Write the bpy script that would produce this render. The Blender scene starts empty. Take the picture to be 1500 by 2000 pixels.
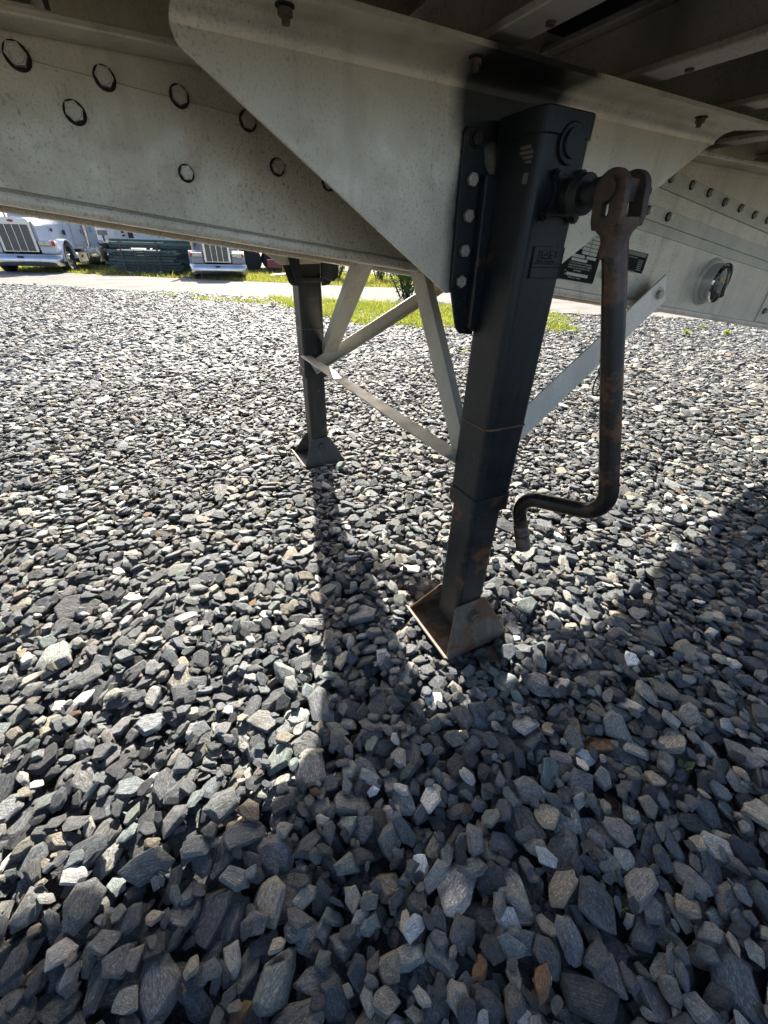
import bpy, bmesh, math, random
import numpy as np
from mathutils import Vector, Matrix, Euler, noise as mnoise

random.seed(7)
rng = np.random.default_rng(11)
S = bpy.context.scene
COL = S.collection

# ------------------------------------------------------------------ camera
RW = np.array([[0.88993555, -0.23283792, 0.39217499],
               [-0.45541502, -0.50029061, 0.7364146],
               [0.02473622, -0.83396391, -0.55126428]])   # columns: camera right, down, forward
CAM = np.array([0.0, 0.0, 1.10])
FPX = 780.0
cd = bpy.data.cameras.new('camera')
cd.sensor_fit = 'HORIZONTAL'; cd.sensor_width = 36.0; cd.lens = 36.0 * FPX / 1500.0
cd.clip_start = 0.02; cd.clip_end = 2000
cam = bpy.data.objects.new('camera', cd); COL.objects.link(cam)
m = Matrix.Identity(4)
for i in range(3):
    m[i][0] = RW[i, 0]; m[i][1] = -RW[i, 1]; m[i][2] = -RW[i, 2]
    m[i][3] = CAM[i]
cam.matrix_world = m
S.camera = cam

# ------------------------------------------------------------------ world, sun, exposure
SUN_EL = math.radians(31.3)
SUN_AZ = math.atan2(0.285, 1.0)            # from +Y towards +X
w = bpy.data.worlds.new('World'); S.world = w; w.use_nodes = True
nt = w.node_tree; nt.nodes.clear()
sky = nt.nodes.new('ShaderNodeTexSky'); sky.sky_type = 'NISHITA'; sky.sun_disc = False
sky.sun_elevation = SUN_EL; sky.sun_rotation = SUN_AZ
sky.air_density = 0.8; sky.dust_density = 3.5; sky.ozone_density = 1.0
bg = nt.nodes.new('ShaderNodeBackground'); bg.inputs[1].default_value = 0.085
wo = nt.nodes.new('ShaderNodeOutputWorld')
nt.links.new(sky.outputs[0], bg.inputs[0]); nt.links.new(bg.outputs[0], wo.inputs[0])
sd = bpy.data.lights.new('sun', 'SUN'); sd.energy = 5.0; sd.angle = math.radians(0.53); sd.color = (1.0, 0.93, 0.82)
sun = bpy.data.objects.new('sun', sd); COL.objects.link(sun)
to_sun = Vector((math.sin(SUN_AZ) * math.cos(SUN_EL), math.cos(SUN_AZ) * math.cos(SUN_EL), math.sin(SUN_EL)))
sun.rotation_euler = to_sun.to_track_quat('Z', 'Y').to_euler()
sun.location = to_sun * 40
S.view_settings.view_transform = 'Standard'; S.view_settings.look = 'None'
S.view_settings.exposure = 1.97; S.view_settings.gamma = 1.0
S.view_settings.use_curve_mapping = False
S.render.engine = 'CYCLES'
S.cycles.max_bounces = 8; S.cycles.diffuse_bounces = 5; S.cycles.glossy_bounces = 4
S.cycles.caustics_reflective = False; S.cycles.caustics_refractive = False

# ------------------------------------------------------------------ helpers
ORG = {}

class MB:
    def __init__(s):
        s.v = []; s.f = []; s.m = []; s.sm = []
    def add(s, vs, fs, mat=0, smooth=False, M=None):
        n = len(s.v)
        if M is not None:
            vs = [tuple(M @ Vector(p)) for p in vs]
        s.v += [tuple(map(float, p)) for p in vs]
        s.f += [tuple(i + n for i in f) for f in fs]
        s.m += [mat] * len(fs); s.sm += [smooth] * len(fs)
        return s
    def box(s, c, d, M=None, mat=0):
        x, y, z = d[0] / 2, d[1] / 2, d[2] / 2
        vs = [(c[0] + i * x, c[1] + j * y, c[2] + k * z) for i in (-1, 1) for j in (-1, 1) for k in (-1, 1)]
        return s.add(vs, [(0, 1, 3, 2), (4, 6, 7, 5), (0, 4, 5, 1), (2, 3, 7, 6), (0, 2, 6, 4), (1, 5, 7, 3)], mat, False, M)
    def prism(s, pts, axis, a, b, mat=0, M=None):
        """polygon extruded along axis; pts are in the two other axes in order"""
        def mk(p, t):
            q = [p[0], p[1]]; q.insert(axis, t); return tuple(q)
        n = len(pts)
        vs = [mk(p, a) for p in pts] + [mk(p, b) for p in pts]
        fs = [tuple(range(n))[::-1], tuple(range(n, 2 * n))] + [(i, (i + 1) % n, n + (i + 1) % n, n + i) for i in range(n)]
        return s.add(vs, fs, mat, False, M)
    def cyl(s, p0, p1, r0, r1=None, n=20, mat=0, smooth=True, phase=0.0, caps=True):
        r1 = r0 if r1 is None else r1
        p0 = Vector(p0); p1 = Vector(p1); d = (p1 - p0).normalized()
        u = d.orthogonal().normalized(); v = d.cross(u)
        ring = lambda p, r: [tuple(p + (u * math.cos(phase + 2 * math.pi * i / n) + v * math.sin(phase + 2 * math.pi * i / n)) * r) for i in range(n)]
        vs = ring(p0, r0) + ring(p1, r1)
        s.add(vs, [(i, (i + 1) % n, n + (i + 1) % n, n + i) for i in range(n)], mat, smooth)
        if caps:
            s.add(ring(p0, r0), [tuple(range(n))[::-1]], mat); s.add(ring(p1, r1), [tuple(range(n))], mat)
        return s
    def tube(s, path, r, n=12, mat=0, caps=True):
        P = [Vector(p) for p in path]
        rr = r if isinstance(r, (list, tuple)) else [r] * len(P)
        u = None; rings = []
        for i, p in enumerate(P):
            t = (P[min(i + 1, len(P) - 1)] - P[max(i - 1, 0)]).normalized()
            u = t.orthogonal().normalized() if u is None else (u - t * u.dot(t)).normalized()
            v = t.cross(u)
            rings += [tuple(p + (u * math.cos(2 * math.pi * k / n) + v * math.sin(2 * math.pi * k / n)) * rr[i]) for k in range(n)]
        fs = [(i * n + k, i * n + (k + 1) % n, (i + 1) * n + (k + 1) % n, (i + 1) * n + k) for i in range(len(P) - 1) for k in range(n)]
        s.add(rings, fs, mat, True)
        if caps:
            s.add(rings[:n], [tuple(range(n))[::-1]], mat); s.add(rings[-n:], [tuple(range(n))], mat)
        return s
    def build(s, name, mats, parent=None, bevel=0.0, seg=2, ang=28, center=True, origin=None):
        if not isinstance(mats, (list, tuple)): mats = [mats]
        v = np.array(s.v)
        o = np.array(origin) if origin is not None else ((v.min(0) + v.max(0)) / 2 if center else np.zeros(3))
        me = bpy.data.meshes.new(name)
        me.from_pydata([tuple(p) for p in (v - o)], [], s.f)
        for mm in mats: me.materials.append(mm)
        for p, mi, sm in zip(me.polygons, s.m, s.sm):
            p.material_index = mi; p.use_smooth = sm
        bm = bmesh.new(); bm.from_mesh(me)
        bmesh.ops.recalc_face_normals(bm, faces=bm.faces)
        if bevel > 0:
            bmesh.ops.remove_doubles(bm, verts=bm.verts, dist=1e-5)
            es = [e for e in bm.edges if len(e.link_faces) == 2 and e.calc_face_angle(0) > math.radians(ang)]
            bmesh.ops.bevel(bm, geom=es, offset=bevel, segments=seg, profile=0.6, affect='EDGES', clamp_overlap=True)
        bm.to_mesh(me); bm.free(); me.update()
        ob = bpy.data.objects.new(name, me); COL.objects.link(ob)
        place(ob, o, parent)
        return ob

def place(ob, o, parent):
    o = np.array(o, float)
    ORG[ob.name] = o
    if parent is not None:
        ob.parent = parent; ob.location = tuple(o - ORG[parent.name])
    else:
        ob.location = tuple(o)

def empty(name, loc, parent=None):
    o = bpy.data.objects.new(name, None); o.empty_display_size = 0.1; COL.objects.link(o)
    place(o, loc, parent); return o

def tag(o, label=None, cat=None, group=None, kind=None):
    if label: o['label'] = label
    if cat: o['category'] = cat
    if group: o['group'] = group
    if kind: o['kind'] = kind
    return o

def copy_tree(o, parent=None):
    c = o.copy(); COL.objects.link(c); c.parent = parent
    for ch in o.children: copy_tree(ch, c)
    return c

def rrect(x0, x1, y0, y1, r, n=5):
    out = []
    for cx, cy, a0 in ((x1 - r, y1 - r, 0), (x0 + r, y1 - r, 90), (x0 + r, y0 + r, 180), (x1 - r, y0 + r, 270)):
        for k in range(n + 1):
            a = math.radians(a0 + 90 * k / n)
            out.append((cx + r * math.cos(a), cy + r * math.sin(a)))
    return out

def dirty(o, dirs): pass

def text_mesh(txt, size, M, name, mat, parent, extrude=0.0003, align='LEFT'):
    cu = bpy.data.curves.new('t', 'FONT'); cu.body = txt; cu.size = size; cu.extrude = extrude
    cu.align_x = align; cu.resolution_u = 2
    t = bpy.data.objects.new('t', cu); COL.objects.link(t)
    dg = bpy.context.evaluated_depsgraph_get()
    me = bpy.data.meshes.new_from_object(t.evaluated_get(dg))
    bpy.data.objects.remove(t); bpy.data.curves.remove(cu)
    me.transform(M)
    v = np.array([tuple(p.co) for p in me.vertices]); o = (v.min(0) + v.max(0)) / 2
    me.transform(Matrix.Translation(tuple(-o)))
    me.materials.clear(); me.materials.append(mat)
    ob = bpy.data.objects.new(name, me); COL.objects.link(ob); place(ob, o, parent)
    return ob

# ------------------------------------------------------------------ materials
def mat_new(name):
    mt = bpy.data.materials.new(name); mt.use_nodes = True
    t = mt.node_tree; b = t.nodes['Principled BSDF']
    return mt, t, b

def N(t, typ, **kw):
    n = t.nodes.new(typ)
    for k, val in kw.items(): setattr(n, k, val)
    return n

def L(t, a, b): t.links.new(a, b)

def noise(t, vec, scale, detail=4, rough=0.55):
    n = N(t, 'ShaderNodeTexNoise'); n.inputs['Scale'].default_value = scale
    n.inputs['Detail'].default_value = detail; n.inputs['Roughness'].default_value = rough
    if vec is not None: L(t, vec, n.inputs['Vector'])
    return n.outputs['Fac']

def ramp(t, fac, stops, interp='LINEAR'):
    r = N(t, 'ShaderNodeValToRGB'); r.color_ramp.interpolation = interp
    while len(r.color_ramp.elements) < len(stops): r.color_ramp.elements.new(0.5)
    for e, (p, c) in zip(r.color_ramp.elements, stops):
        e.position = p; e.color = c if len(c) == 4 else (*c, 1)
    L(t, fac, r.inputs[0]); return r.outputs[0]

def mix(t, fac, a, b, mode='MIX'):
    n = N(t, 'ShaderNodeMix', data_type='RGBA', blend_type=mode)
    for sock, val in ((n.inputs['Factor'], fac), (n.inputs['A'], a), (n.inputs['B'], b)):
        if isinstance(val, (int, float)): sock.default_value = val
        elif isinstance(val, tuple): sock.default_value = val if len(val) == 4 else (*val, 1)
        else: L(t, val, sock)
    return n.outputs['Result']

def bump(t, b, h, strength, dist):
    n = N(t, 'ShaderNodeBump'); n.inputs['Strength'].default_value = strength; n.inputs['Distance'].default_value = dist
    L(t, h, n.inputs['Height']); L(t, n.outputs[0], b.inputs['Normal'])

def world_vec(t, scale=(1, 1, 1)):
    g = N(t, 'ShaderNodeNewGeometry'); mp = N(t, 'ShaderNodeMapping'); mp.inputs['Scale'].default_value = scale
    L(t, g.outputs['Position'], mp.inputs['Vector']); return mp.outputs[0]

def metal_paint(name, base, speck, rough=0.5, metallic=0.0, stain=(0.16, 0.12, 0.08), speck_amt=0.62, streak=0.35):
    mt, t, b = mat_new(name)
    v = world_vec(t)
    big = noise(t, v, 3.2, 5, 0.6)
    c = mix(t, ramp(t, big, [(0.35, (0, 0, 0)), (0.7, (1, 1, 1))]), base, tuple(x * 0.80 for x in base))
    st = noise(t, world_vec(t, (14, 14, 1.6)), 1.0, 4, 0.6)
    c = mix(t, ramp(t, st, [(0.5, (0, 0, 0)), (0.75, (streak,) * 3)]), c, stain)
    gr = noise(t, v, 16.0, 5, 0.65)
    c = mix(t, ramp(t, gr, [(0.54, (0, 0, 0)), (0.78, (0.32,) * 3)]), c, tuple(x * 0.6 for x in base))
    sp = noise(t, world_vec(t, (1.0, 1.0, 0.62)), 190, 2, 0.6)
    sp2 = noise(t, v, 260, 2, 0.5)
    zone = ramp(t, noise(t, v, 2.3, 3), [(0.34, (0.12,) * 3), (0.62, (1,) * 3)])
    f1 = ramp(t, sp, [(speck_amt - 0.02, (0, 0, 0)), (speck_amt + 0.06, (0.7,) * 3)])
    f2 = ramp(t, sp2, [(0.54, (0, 0, 0)), (0.67, (0.5,) * 3)])
    f1 = mix(t, 1.0, f1, zone, 'MULTIPLY'); f2 = mix(t, 1.0, f2, zone, 'MULTIPLY')
    c = mix(t, f1, c, speck); c = mix(t, f2, c, speck)
    L(t, c, b.inputs['Base Color'])
    b.inputs['Metallic'].default_value = metallic
    L(t, ramp(t, gr, [(0.3, (rough - 0.1,) * 3), (0.7, (rough + 0.15,) * 3)]), b.inputs['Roughness'])
    bump(t, b, sp2, 0.10, 0.001)
    return mt

def black_paint(name, base, rust_amt=0.66, dust=(0.040, 0.041, 0.040), rough=0.42):
    mt, t, b = mat_new(name)
    v = world_vec(t)
    big = noise(t, v, 6, 5, 0.6)
    c = mix(t, ramp(t, big, [(0.45, (0, 0, 0)), (0.8, (0.4,) * 3)]), base, dust)
    st = noise(t, world_vec(t, (30, 30, 2.2)), 1.0, 4, 0.6)
    c = mix(t, ramp(t, st, [(0.5, (0, 0, 0)), (0.8, (0.45,) * 3)]), c, dust)
    r = noise(t, v, 11, 7, 0.72)
    rf = ramp(t, r, [(rust_amt, (0, 0, 0)), (rust_amt + 0.08, (1,) * 3)])
    c = mix(t, rf, c, (0.11, 0.05, 0.022))
    f = ramp(t, noise(t, v, 170, 2, 0.5), [(0.66, (0, 0, 0)), (0.72, (0.35,) * 3)])
    c = mix(t, f, c, (0.11, 0.105, 0.09))
    L(t, c, b.inputs['Base Color'])
    b.inputs['Specular IOR Level'].default_value = 0.36
    sc = noise(t, world_vec(t, (120, 120, 9)), 1.0, 3, 0.6)
    L(t, mix(t, ramp(t, sc, [(0.62, (0, 0, 0)), (0.70, (0.6,) * 3)]), c, dust), b.inputs['Base Color'])
    L(t, ramp(t, big, [(0.3, (rough - 0.16,) * 3), (0.75, (rough + 0.2,) * 3)]), b.inputs['Roughness'])
    bump(t, b, noise(t, v, 70, 4, 0.6), 0.22, 0.002)
    return mt

def rusty(name, base=(0.075, 0.048, 0.034), hi=(0.23, 0.115, 0.06), rough=0.58):
    mt, t, b = mat_new(name); v = world_vec(t)
    n1 = noise(t, v, 26, 7, 0.7)
    c = ramp(t, n1, [(0.3, (0.03, 0.026, 0.025)), (0.5, base), (0.72, hi)])
    L(t, c, b.inputs['Base Color']); b.inputs['Roughness'].default_value = rough
    bump(t, b, noise(t, v, 120, 5, 0.6), 0.4, 0.0015)
    return mt

def simple(name, col, rough=0.5, metallic=0.0, var=0.15, scale=8.0, bumpk=0.0, spec=0.5, dirt=None, dirt_scale=4.0):
    mt, t, b = mat_new(name); v = world_vec(t)
    n1 = noise(t, v, scale, 5, 0.6)
    c = ramp(t, n1, [(0.25, tuple(x * (1 - var) for x in col)), (0.75, tuple(min(1, x * (1 + var)) for x in col))])
    if dirt:
        c = mix(t, ramp(t, noise(t, v, dirt_scale, 5, 0.65), [(0.5, (0, 0, 0)), (0.75, (0.7,) * 3)]), c, dirt)
    L(t, c, b.inputs['Base Color']); b.inputs['Roughness'].default_value = rough; b.inputs['Metallic'].default_value = metallic
    b.inputs['Specular IOR Level'].default_value = spec
    if bumpk: bump(t, b, noise(t, v, scale * 6, 5, 0.6), bumpk, 0.003)
    return mt

def translucent(name, c0, c1, scale=3.0):
    mt = bpy.data.materials.new(name); mt.use_nodes = True; t = mt.node_tree; t.nodes.clear()
    g = N(t, 'ShaderNodeNewGeometry'); v = g.outputs['Position']
    c = ramp(t, noise(t, v, scale, 4, 0.7), [(0.3, c0), (0.7, c1)])
    d = N(t, 'ShaderNodeBsdfDiffuse'); tr = N(t, 'ShaderNodeBsdfTranslucent'); gl = N(t, 'ShaderNodeBsdfGlossy')
    gl.inputs['Roughness'].default_value = 0.45
    L(t, c, d.inputs[0]); L(t, mix(t, 1.0, c, (1.25, 1.2, 0.55), 'MULTIPLY'), tr.inputs[0])
    ms = N(t, 'ShaderNodeMixShader'); ms.inputs[0].default_value = 0.5
    L(t, d.outputs[0], ms.inputs[1]); L(t, tr.outputs[0], ms.inputs[2])
    m2 = N(t, 'ShaderNodeMixShader'); m2.inputs[0].default_value = 0.06
    L(t, ms.outputs[0], m2.inputs[1]); L(t, gl.outputs[0], m2.inputs[2])
    o = N(t, 'ShaderNodeOutputMaterial'); L(t, m2.outputs[0], o.inputs[0])
    return mt

def stone_material():
    mt, t, b = mat_new('slate_stone')
    oi = N(t, 'ShaderNodeObjectInfo'); tc = N(t, 'ShaderNodeTexCoord')
    off = N(t, 'ShaderNodeVectorMath', operation='SCALE'); off.inputs[0].default_value = (91.7, 37.3, 53.9)
    L(t, oi.outputs['Random'], off.inputs['Scale'])
    def local(scale):
        mp = N(t, 'ShaderNodeMapping'); mp.inputs['Scale'].default_value = scale
        L(t, tc.outputs['Object'], mp.inputs['Vector'])
        ad = N(t, 'ShaderNodeVectorMath', operation='ADD')
        L(t, mp.outputs[0], ad.inputs[0]); L(t, off.outputs[0], ad.inputs[1]); return ad.outputs[0]
    def hashed(k):
        a = N(t, 'ShaderNodeMath', operation='MULTIPLY'); a.inputs[1].default_value = k; L(t, oi.outputs['Random'], a.inputs[0])
        f = N(t, 'ShaderNodeMath', operation='FRACT'); L(t, a.outputs[0], f.inputs[0]); return f.outputs[0]
    base = ramp(t, oi.outputs['Random'], [
        (0.0, (0.060, 0.064, 0.071)), (0.16, (0.082, 0.086, 0.091)), (0.34, (0.112, 0.116, 0.120)), (0.50, (0.088, 0.094, 0.100)),
        (0.62, (0.150, 0.152, 0.148)), (0.72, (0.115, 0.132, 0.128)), (0.80, (0.20, 0.20, 0.19)), (0.86, (0.17, 0.158, 0.135)),
        (0.925, (0.23, 0.205, 0.165)), (0.952, (0.34, 0.325, 0.30)), (0.973, (0.15, 0.095, 0.058)), (0.981, (0.56, 0.545, 0.52))], 'CONSTANT')
    val = ramp(t, hashed(733.1), [(0, (0.62,) * 3), (1, (1.5,) * 3)])
    base = mix(t, 1.0, base, val, 'MULTIPLY')
    tint = ramp(t, hashed(197.3), [(0, (0.95, 1.0, 1.03)), (0.5, (1.0, 1, 0.99)), (1, (1.06, 1.0, 0.94))])
    base = mix(t, 1.0, base, tint, 'MULTIPLY')
    streak = noise(t, local((1.3, 6.5, 7.5)), 1.0, 6, 0.68)
    fine = noise(t, local((7, 16, 16)), 1.0, 4, 0.7)
    blot = noise(t, local((2.2, 2.6, 2.6)), 1.0, 4, 0.6)
    c = mix(t, ramp(t, streak, [(0.45, (0, 0, 0)), (0.66, (0.75,) * 3)]), base, mix(t, 1.0, base, (1.9, 1.9, 1.86), 'MULTIPLY'))
    c = mix(t, ramp(t, fine, [(0.53, (0, 0, 0)), (0.66, (0.75,) * 3)]), c, mix(t, 1.0, base, (3.6, 3.6, 3.45), 'MULTIPLY'))
    c = mix(t, ramp(t, fine, [(0.34, (0.7,) * 3), (0.46, (0, 0, 0))]), c, mix(t, 1.0, base, (0.38, 0.38, 0.38), 'MULTIPLY'))
    c = mix(t, ramp(t, blot, [(0.52, (0, 0, 0)), (0.72, (0.75,) * 3)]), c, mix(t, 1.0, base, (0.60, 0.58, 0.54), 'MULTIPLY'))
    gp = N(t, 'ShaderNodeNewGeometry')
    c = mix(t, ramp(t, gp.outputs['Pointiness'], [(0.54, (0, 0, 0)), (0.66, (0.55,) * 3)]), c, mix(t, 1.0, base, (2.4, 2.4, 2.3), 'MULTIPLY'))
    L(t, c, b.inputs['Base Color'])
    L(t, ramp(t, blot, [(0.3, (0.58,) * 3), (0.7, (0.8,) * 3)]), b.inputs['Roughness'])
    b.inputs['Specular IOR Level'].default_value = 0.22
    h = mix(t, 0.45, streak, fine); h = mix(t, 0.35, h, blot)
    bump(t, b, h, 1.0, 0.009)
    return mt

M_GALV = metal_paint('weathered_aluminium_paint', (0.76, 0.695, 0.565), (0.19, 0.155, 0.11), 0.38, 0.25)
M_GALV_R = metal_paint('clean_aluminium_paint', (0.66, 0.63, 0.515), (0.2, 0.17, 0.13), 0.42, 0.1, speck_amt=0.72, streak=0.2)
def black_patch(mt):  # blackens the plate around the leg top and along the wing edge
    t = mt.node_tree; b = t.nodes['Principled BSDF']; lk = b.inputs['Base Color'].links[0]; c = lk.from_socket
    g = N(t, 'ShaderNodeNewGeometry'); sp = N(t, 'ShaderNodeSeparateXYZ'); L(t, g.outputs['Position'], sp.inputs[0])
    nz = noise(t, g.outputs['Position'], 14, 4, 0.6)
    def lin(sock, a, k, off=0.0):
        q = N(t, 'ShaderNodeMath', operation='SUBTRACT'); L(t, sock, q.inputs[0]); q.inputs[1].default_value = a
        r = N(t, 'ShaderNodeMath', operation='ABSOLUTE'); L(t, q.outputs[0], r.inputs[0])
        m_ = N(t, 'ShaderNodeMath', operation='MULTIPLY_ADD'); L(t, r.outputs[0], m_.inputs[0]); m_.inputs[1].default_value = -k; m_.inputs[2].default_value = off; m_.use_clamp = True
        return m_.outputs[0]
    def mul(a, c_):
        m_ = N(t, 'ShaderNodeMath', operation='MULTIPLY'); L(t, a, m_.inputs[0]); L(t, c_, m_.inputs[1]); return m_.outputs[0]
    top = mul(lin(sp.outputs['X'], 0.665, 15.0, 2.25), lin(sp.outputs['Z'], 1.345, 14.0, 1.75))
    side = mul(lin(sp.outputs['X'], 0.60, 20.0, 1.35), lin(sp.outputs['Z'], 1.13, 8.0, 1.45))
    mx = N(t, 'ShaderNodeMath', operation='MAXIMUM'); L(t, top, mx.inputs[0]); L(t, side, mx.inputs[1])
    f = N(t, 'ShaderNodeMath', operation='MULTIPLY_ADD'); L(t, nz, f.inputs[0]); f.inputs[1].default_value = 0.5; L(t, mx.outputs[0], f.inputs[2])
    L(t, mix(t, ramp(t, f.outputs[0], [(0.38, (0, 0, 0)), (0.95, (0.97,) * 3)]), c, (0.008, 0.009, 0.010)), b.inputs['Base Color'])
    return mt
M_GUS = black_patch(metal_paint('gusset_paint_with_black_patch', (0.76, 0.695, 0.565), (0.19, 0.155, 0.11), 0.38, 0.25))
M_BRACE = metal_paint('galvanised_brace', (0.52, 0.49, 0.41), (0.14, 0.12, 0.09), 0.5, 0.1, speck_amt=0.68)
M_XMEM = metal_paint('dusty_crossmember_metal', (0.52, 0.48, 0.41), (0.09, 0.07, 0.05), 0.55, 0.0)
M_LEG = black_paint('black_leg_paint', (0.0085, 0.0125, 0.0155), 0.615, (0.036, 0.039, 0.040))
M_LEGLOW = black_paint('worn_black_tube_paint', (0.011, 0.014, 0.0155), 0.565, (0.05, 0.052, 0.05))
M_FOOT = black_paint('muddy_foot_metal', (0.105, 0.080, 0.056), 0.49, (0.27, 0.215, 0.155), 0.6)
M_FOOT2 = black_paint('dusty_grey_foot_metal', (0.055, 0.058, 0.052), 0.62, (0.17, 0.165, 0.14), 0.6)
M_PADEDGE = simple('sunlit_steel_edge', (0.42, 0.36, 0.29), 0.55, 0.2, 0.3, 30)  # paler steel for the left pad lip, sunlight put into its colour
M_RUST = rusty('rusty_cast_iron')
M_ROD = black_paint('worn_black_crank_rod', (0.014, 0.012, 0.011), 0.50, (0.045, 0.032, 0.025), 0.36)
M_RUBBER = simple('black_rubber', (0.014, 0.014, 0.014), 0.6)
M_ZINC = metal_paint('zinc_bolt', (0.60, 0.56, 0.47), (0.10, 0.08, 0.06), 0.34, 0.45)
M_GRIME = simple('black_grime_ring', (0.016, 0.014, 0.012), 0.8)
M_DECK = simple('dark_wood_deck_underside', (0.028, 0.026, 0.024), 0.85, 0, 0.4, 3.0, 0.3)
M_BLACKLBL = simple('black_label_print', (0.014, 0.013, 0.010), 0.7, spec=0.2)
M_WHITELBL = simple('pale_label_print', (0.62, 0.62, 0.52), 0.5, 0, 0.06)
M_LBLGREY = simple('grey_label_print', (0.20, 0.20, 0.17), 0.5, 0, 0.2)
M_STONE = stone_material()
M_CHROME = simple('chrome', (0.58, 0.58, 0.58), 0.10, 1.0, 0.25, 3.0)
M_BRUSHED = simple('polished_aluminium', (0.66, 0.66, 0.66), 0.24, 1.0, 0.06)
M_WHITE = simple('white_truck_paint', (0.54, 0.575, 0.63), 0.22, 0, 0.03, 2.0)
M_WHITE2 = simple('white_trailer_panel', (0.72, 0.74, 0.76), 0.4, 0, 0.05, 1.5, 0, 0.5, (0.5, 0.49, 0.45), 1.5)
M_GREY = simple('grey_trailer_panel', (0.36, 0.36, 0.31), 0.5, 0, 0.1, 2)
M_DARK = simple('dark_chassis', (0.02, 0.02, 0.021), 0.6)
M_GLASS = simple('dark_window_glass', (0.012, 0.02, 0.02), 0.06, 0, 0.2, 3)
M_TYRE = simple('tyre_rubber', (0.02, 0.02, 0.02), 0.75)
M_RED = simple('red_lamp_plastic', (0.55, 0.03, 0.02), 0.25)
M_GRILLE = simple('grey_grille_mesh', (0.13, 0.125, 0.11), 0.5, 0.3, 0.25, 40)
M_GREEN = simple('green_painted_steel', (0.045, 0.095, 0.092), 0.42, 0, 0.3, 5)
_t = M_GREEN.node_tree; _b = _t.nodes['Principled BSDF']; _c = _b.inputs['Base Color'].links[0].from_socket
_oi = N(_t, 'ShaderNodeObjectInfo')
L(_t, mix(_t, 1.0, _c, ramp(_t, _oi.outputs['Random'], [(0, (0.30, 0.30, 0.30)), (0.7, (0.9, 0.9, 0.9)), (1, (2.0, 1.9, 1.7))]), 'MULTIPLY'), _b.inputs['Base Color'])
M_RACK = rusty('rack_steel', (0.10, 0.075, 0.06), (0.16, 0.11, 0.08))
M_LENS = simple('headlamp_lens', (0.62, 0.62, 0.58), 0.12, 0.3)
M_REDSTEEL = simple('red_painted_steel', (0.26, 0.055, 0.06), 0.5, 0, 0.2)

# ------------------------------------------------------------------ setting: ground, road
def road_near(x): return 13.5 - 0.81 * x         # near edge of the road: y as a function of x
def road_far(x): return road_near(x) + 5.9

mt, t, b = mat_new('earth'); v = world_vec(t)
c = ramp(t, noise(t, v, 0.9, 8, 0.7), [(0.3, (0.075, 0.075, 0.035)), (0.5, (0.11, 0.10, 0.06)), (0.7, (0.17, 0.15, 0.10))])
L(t, c, b.inputs['Base Color']); b.inputs['Roughness'].default_value = 0.95
bump(t, b, noise(t, v, 25, 6, 0.7), 0.6, 0.02); M_EARTH = mt
mt, t, b = mat_new('pale_asphalt'); v = world_vec(t)
c = ramp(t, noise(t, v, 1.3, 8, 0.65), [(0.3, (0.15, 0.145, 0.14)), (0.55, (0.205, 0.20, 0.19)), (0.75, (0.25, 0.24, 0.225))])
c = mix(t, ramp(t, noise(t, v, 60, 3, 0.6), [(0.5, (0, 0, 0)), (0.7, (0.5,) * 3)]), c, (0.09, 0.088, 0.085))
dirw = N(t, 'ShaderNodeMapping'); dirw.inputs['Rotation'].default_value = (0, 0, math.atan(0.81)); dirw.inputs['Scale'].default_value = (0.12, 2.2, 1)
g = N(t, 'ShaderNodeNewGeometry'); L(t, g.outputs['Position'], dirw.inputs['Vector'])
c = mix(t, ramp(t, noise(t, dirw.outputs[0], 1.0, 4, 0.6), [(0.5, (0, 0, 0)), (0.72, (0.6,) * 3)]), c, (0.10, 0.098, 0.095))
L(t, mix(t, 1.0, c, (1.0, 0.99, 0.97), 'MULTIPLY'), b.inputs['Base Color']); b.inputs['Roughness'].default_value = 0.95; b.inputs['Specular IOR Level'].default_value = 0.08
bump(t, b, noise(t, v, 90, 4, 0.7), 0.4, 0.01); M_ROAD = mt
mt, t, b = mat_new('stone_dust'); v = world_vec(t)
c = ramp(t, noise(t, v, 45, 6, 0.75), [(0.35, (0.02, 0.02, 0.022)), (0.6, (0.075, 0.075, 0.078)), (0.75, (0.14, 0.14, 0.14))])
L(t, c, b.inputs['Base Color']); b.inputs['Roughness'].default_value = 0.95
bump(t, b, noise(t, v, 60, 5, 0.7), 1.0, 0.02); M_DUST = mt

gsheet = MB(); R_ = 900
gsheet.add([(-R_, -R_, -0.06), (R_, -R_, -0.06), (R_, R_, -0.06), (-R_, R_, -0.06)], [(0, 1, 2, 3)])
tag(gsheet.build('ground', M_EARTH, center=False), kind='structure')
def strip_sheet(name, mat, fn0, fn1, z, x0, x1, n, jit):
    mb = MB(); vs = []
    for i in range(n + 1):
        x = x0 + (x1 - x0) * i / n
        j = lambda: rng.normal() * jit
        vs += [(x, fn0(x) + j(), z), (x, fn1(x) + j(), z)]
    mb.add(vs, [(2 * i, 2 * i + 2, 2 * i + 3, 2 * i + 1) for i in range(n)])
    return mb.build(name, mat, center=False)
tag(strip_sheet('road', M_ROAD, road_near, road_far, -0.010, -60, 45, 420, 0.06), kind='structure')
# far grass verge as an earth strip a little above the big sheet
bed = strip_sheet('gravel_bed', M_DUST, lambda x: -7.0, lambda x: max(-6.9, road_near(x) + 0.15), -0.034, -14, 24, 150, 0.0)
tag(bed, kind='structure')
ORG[bed.name] = np.zeros(3)

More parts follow.
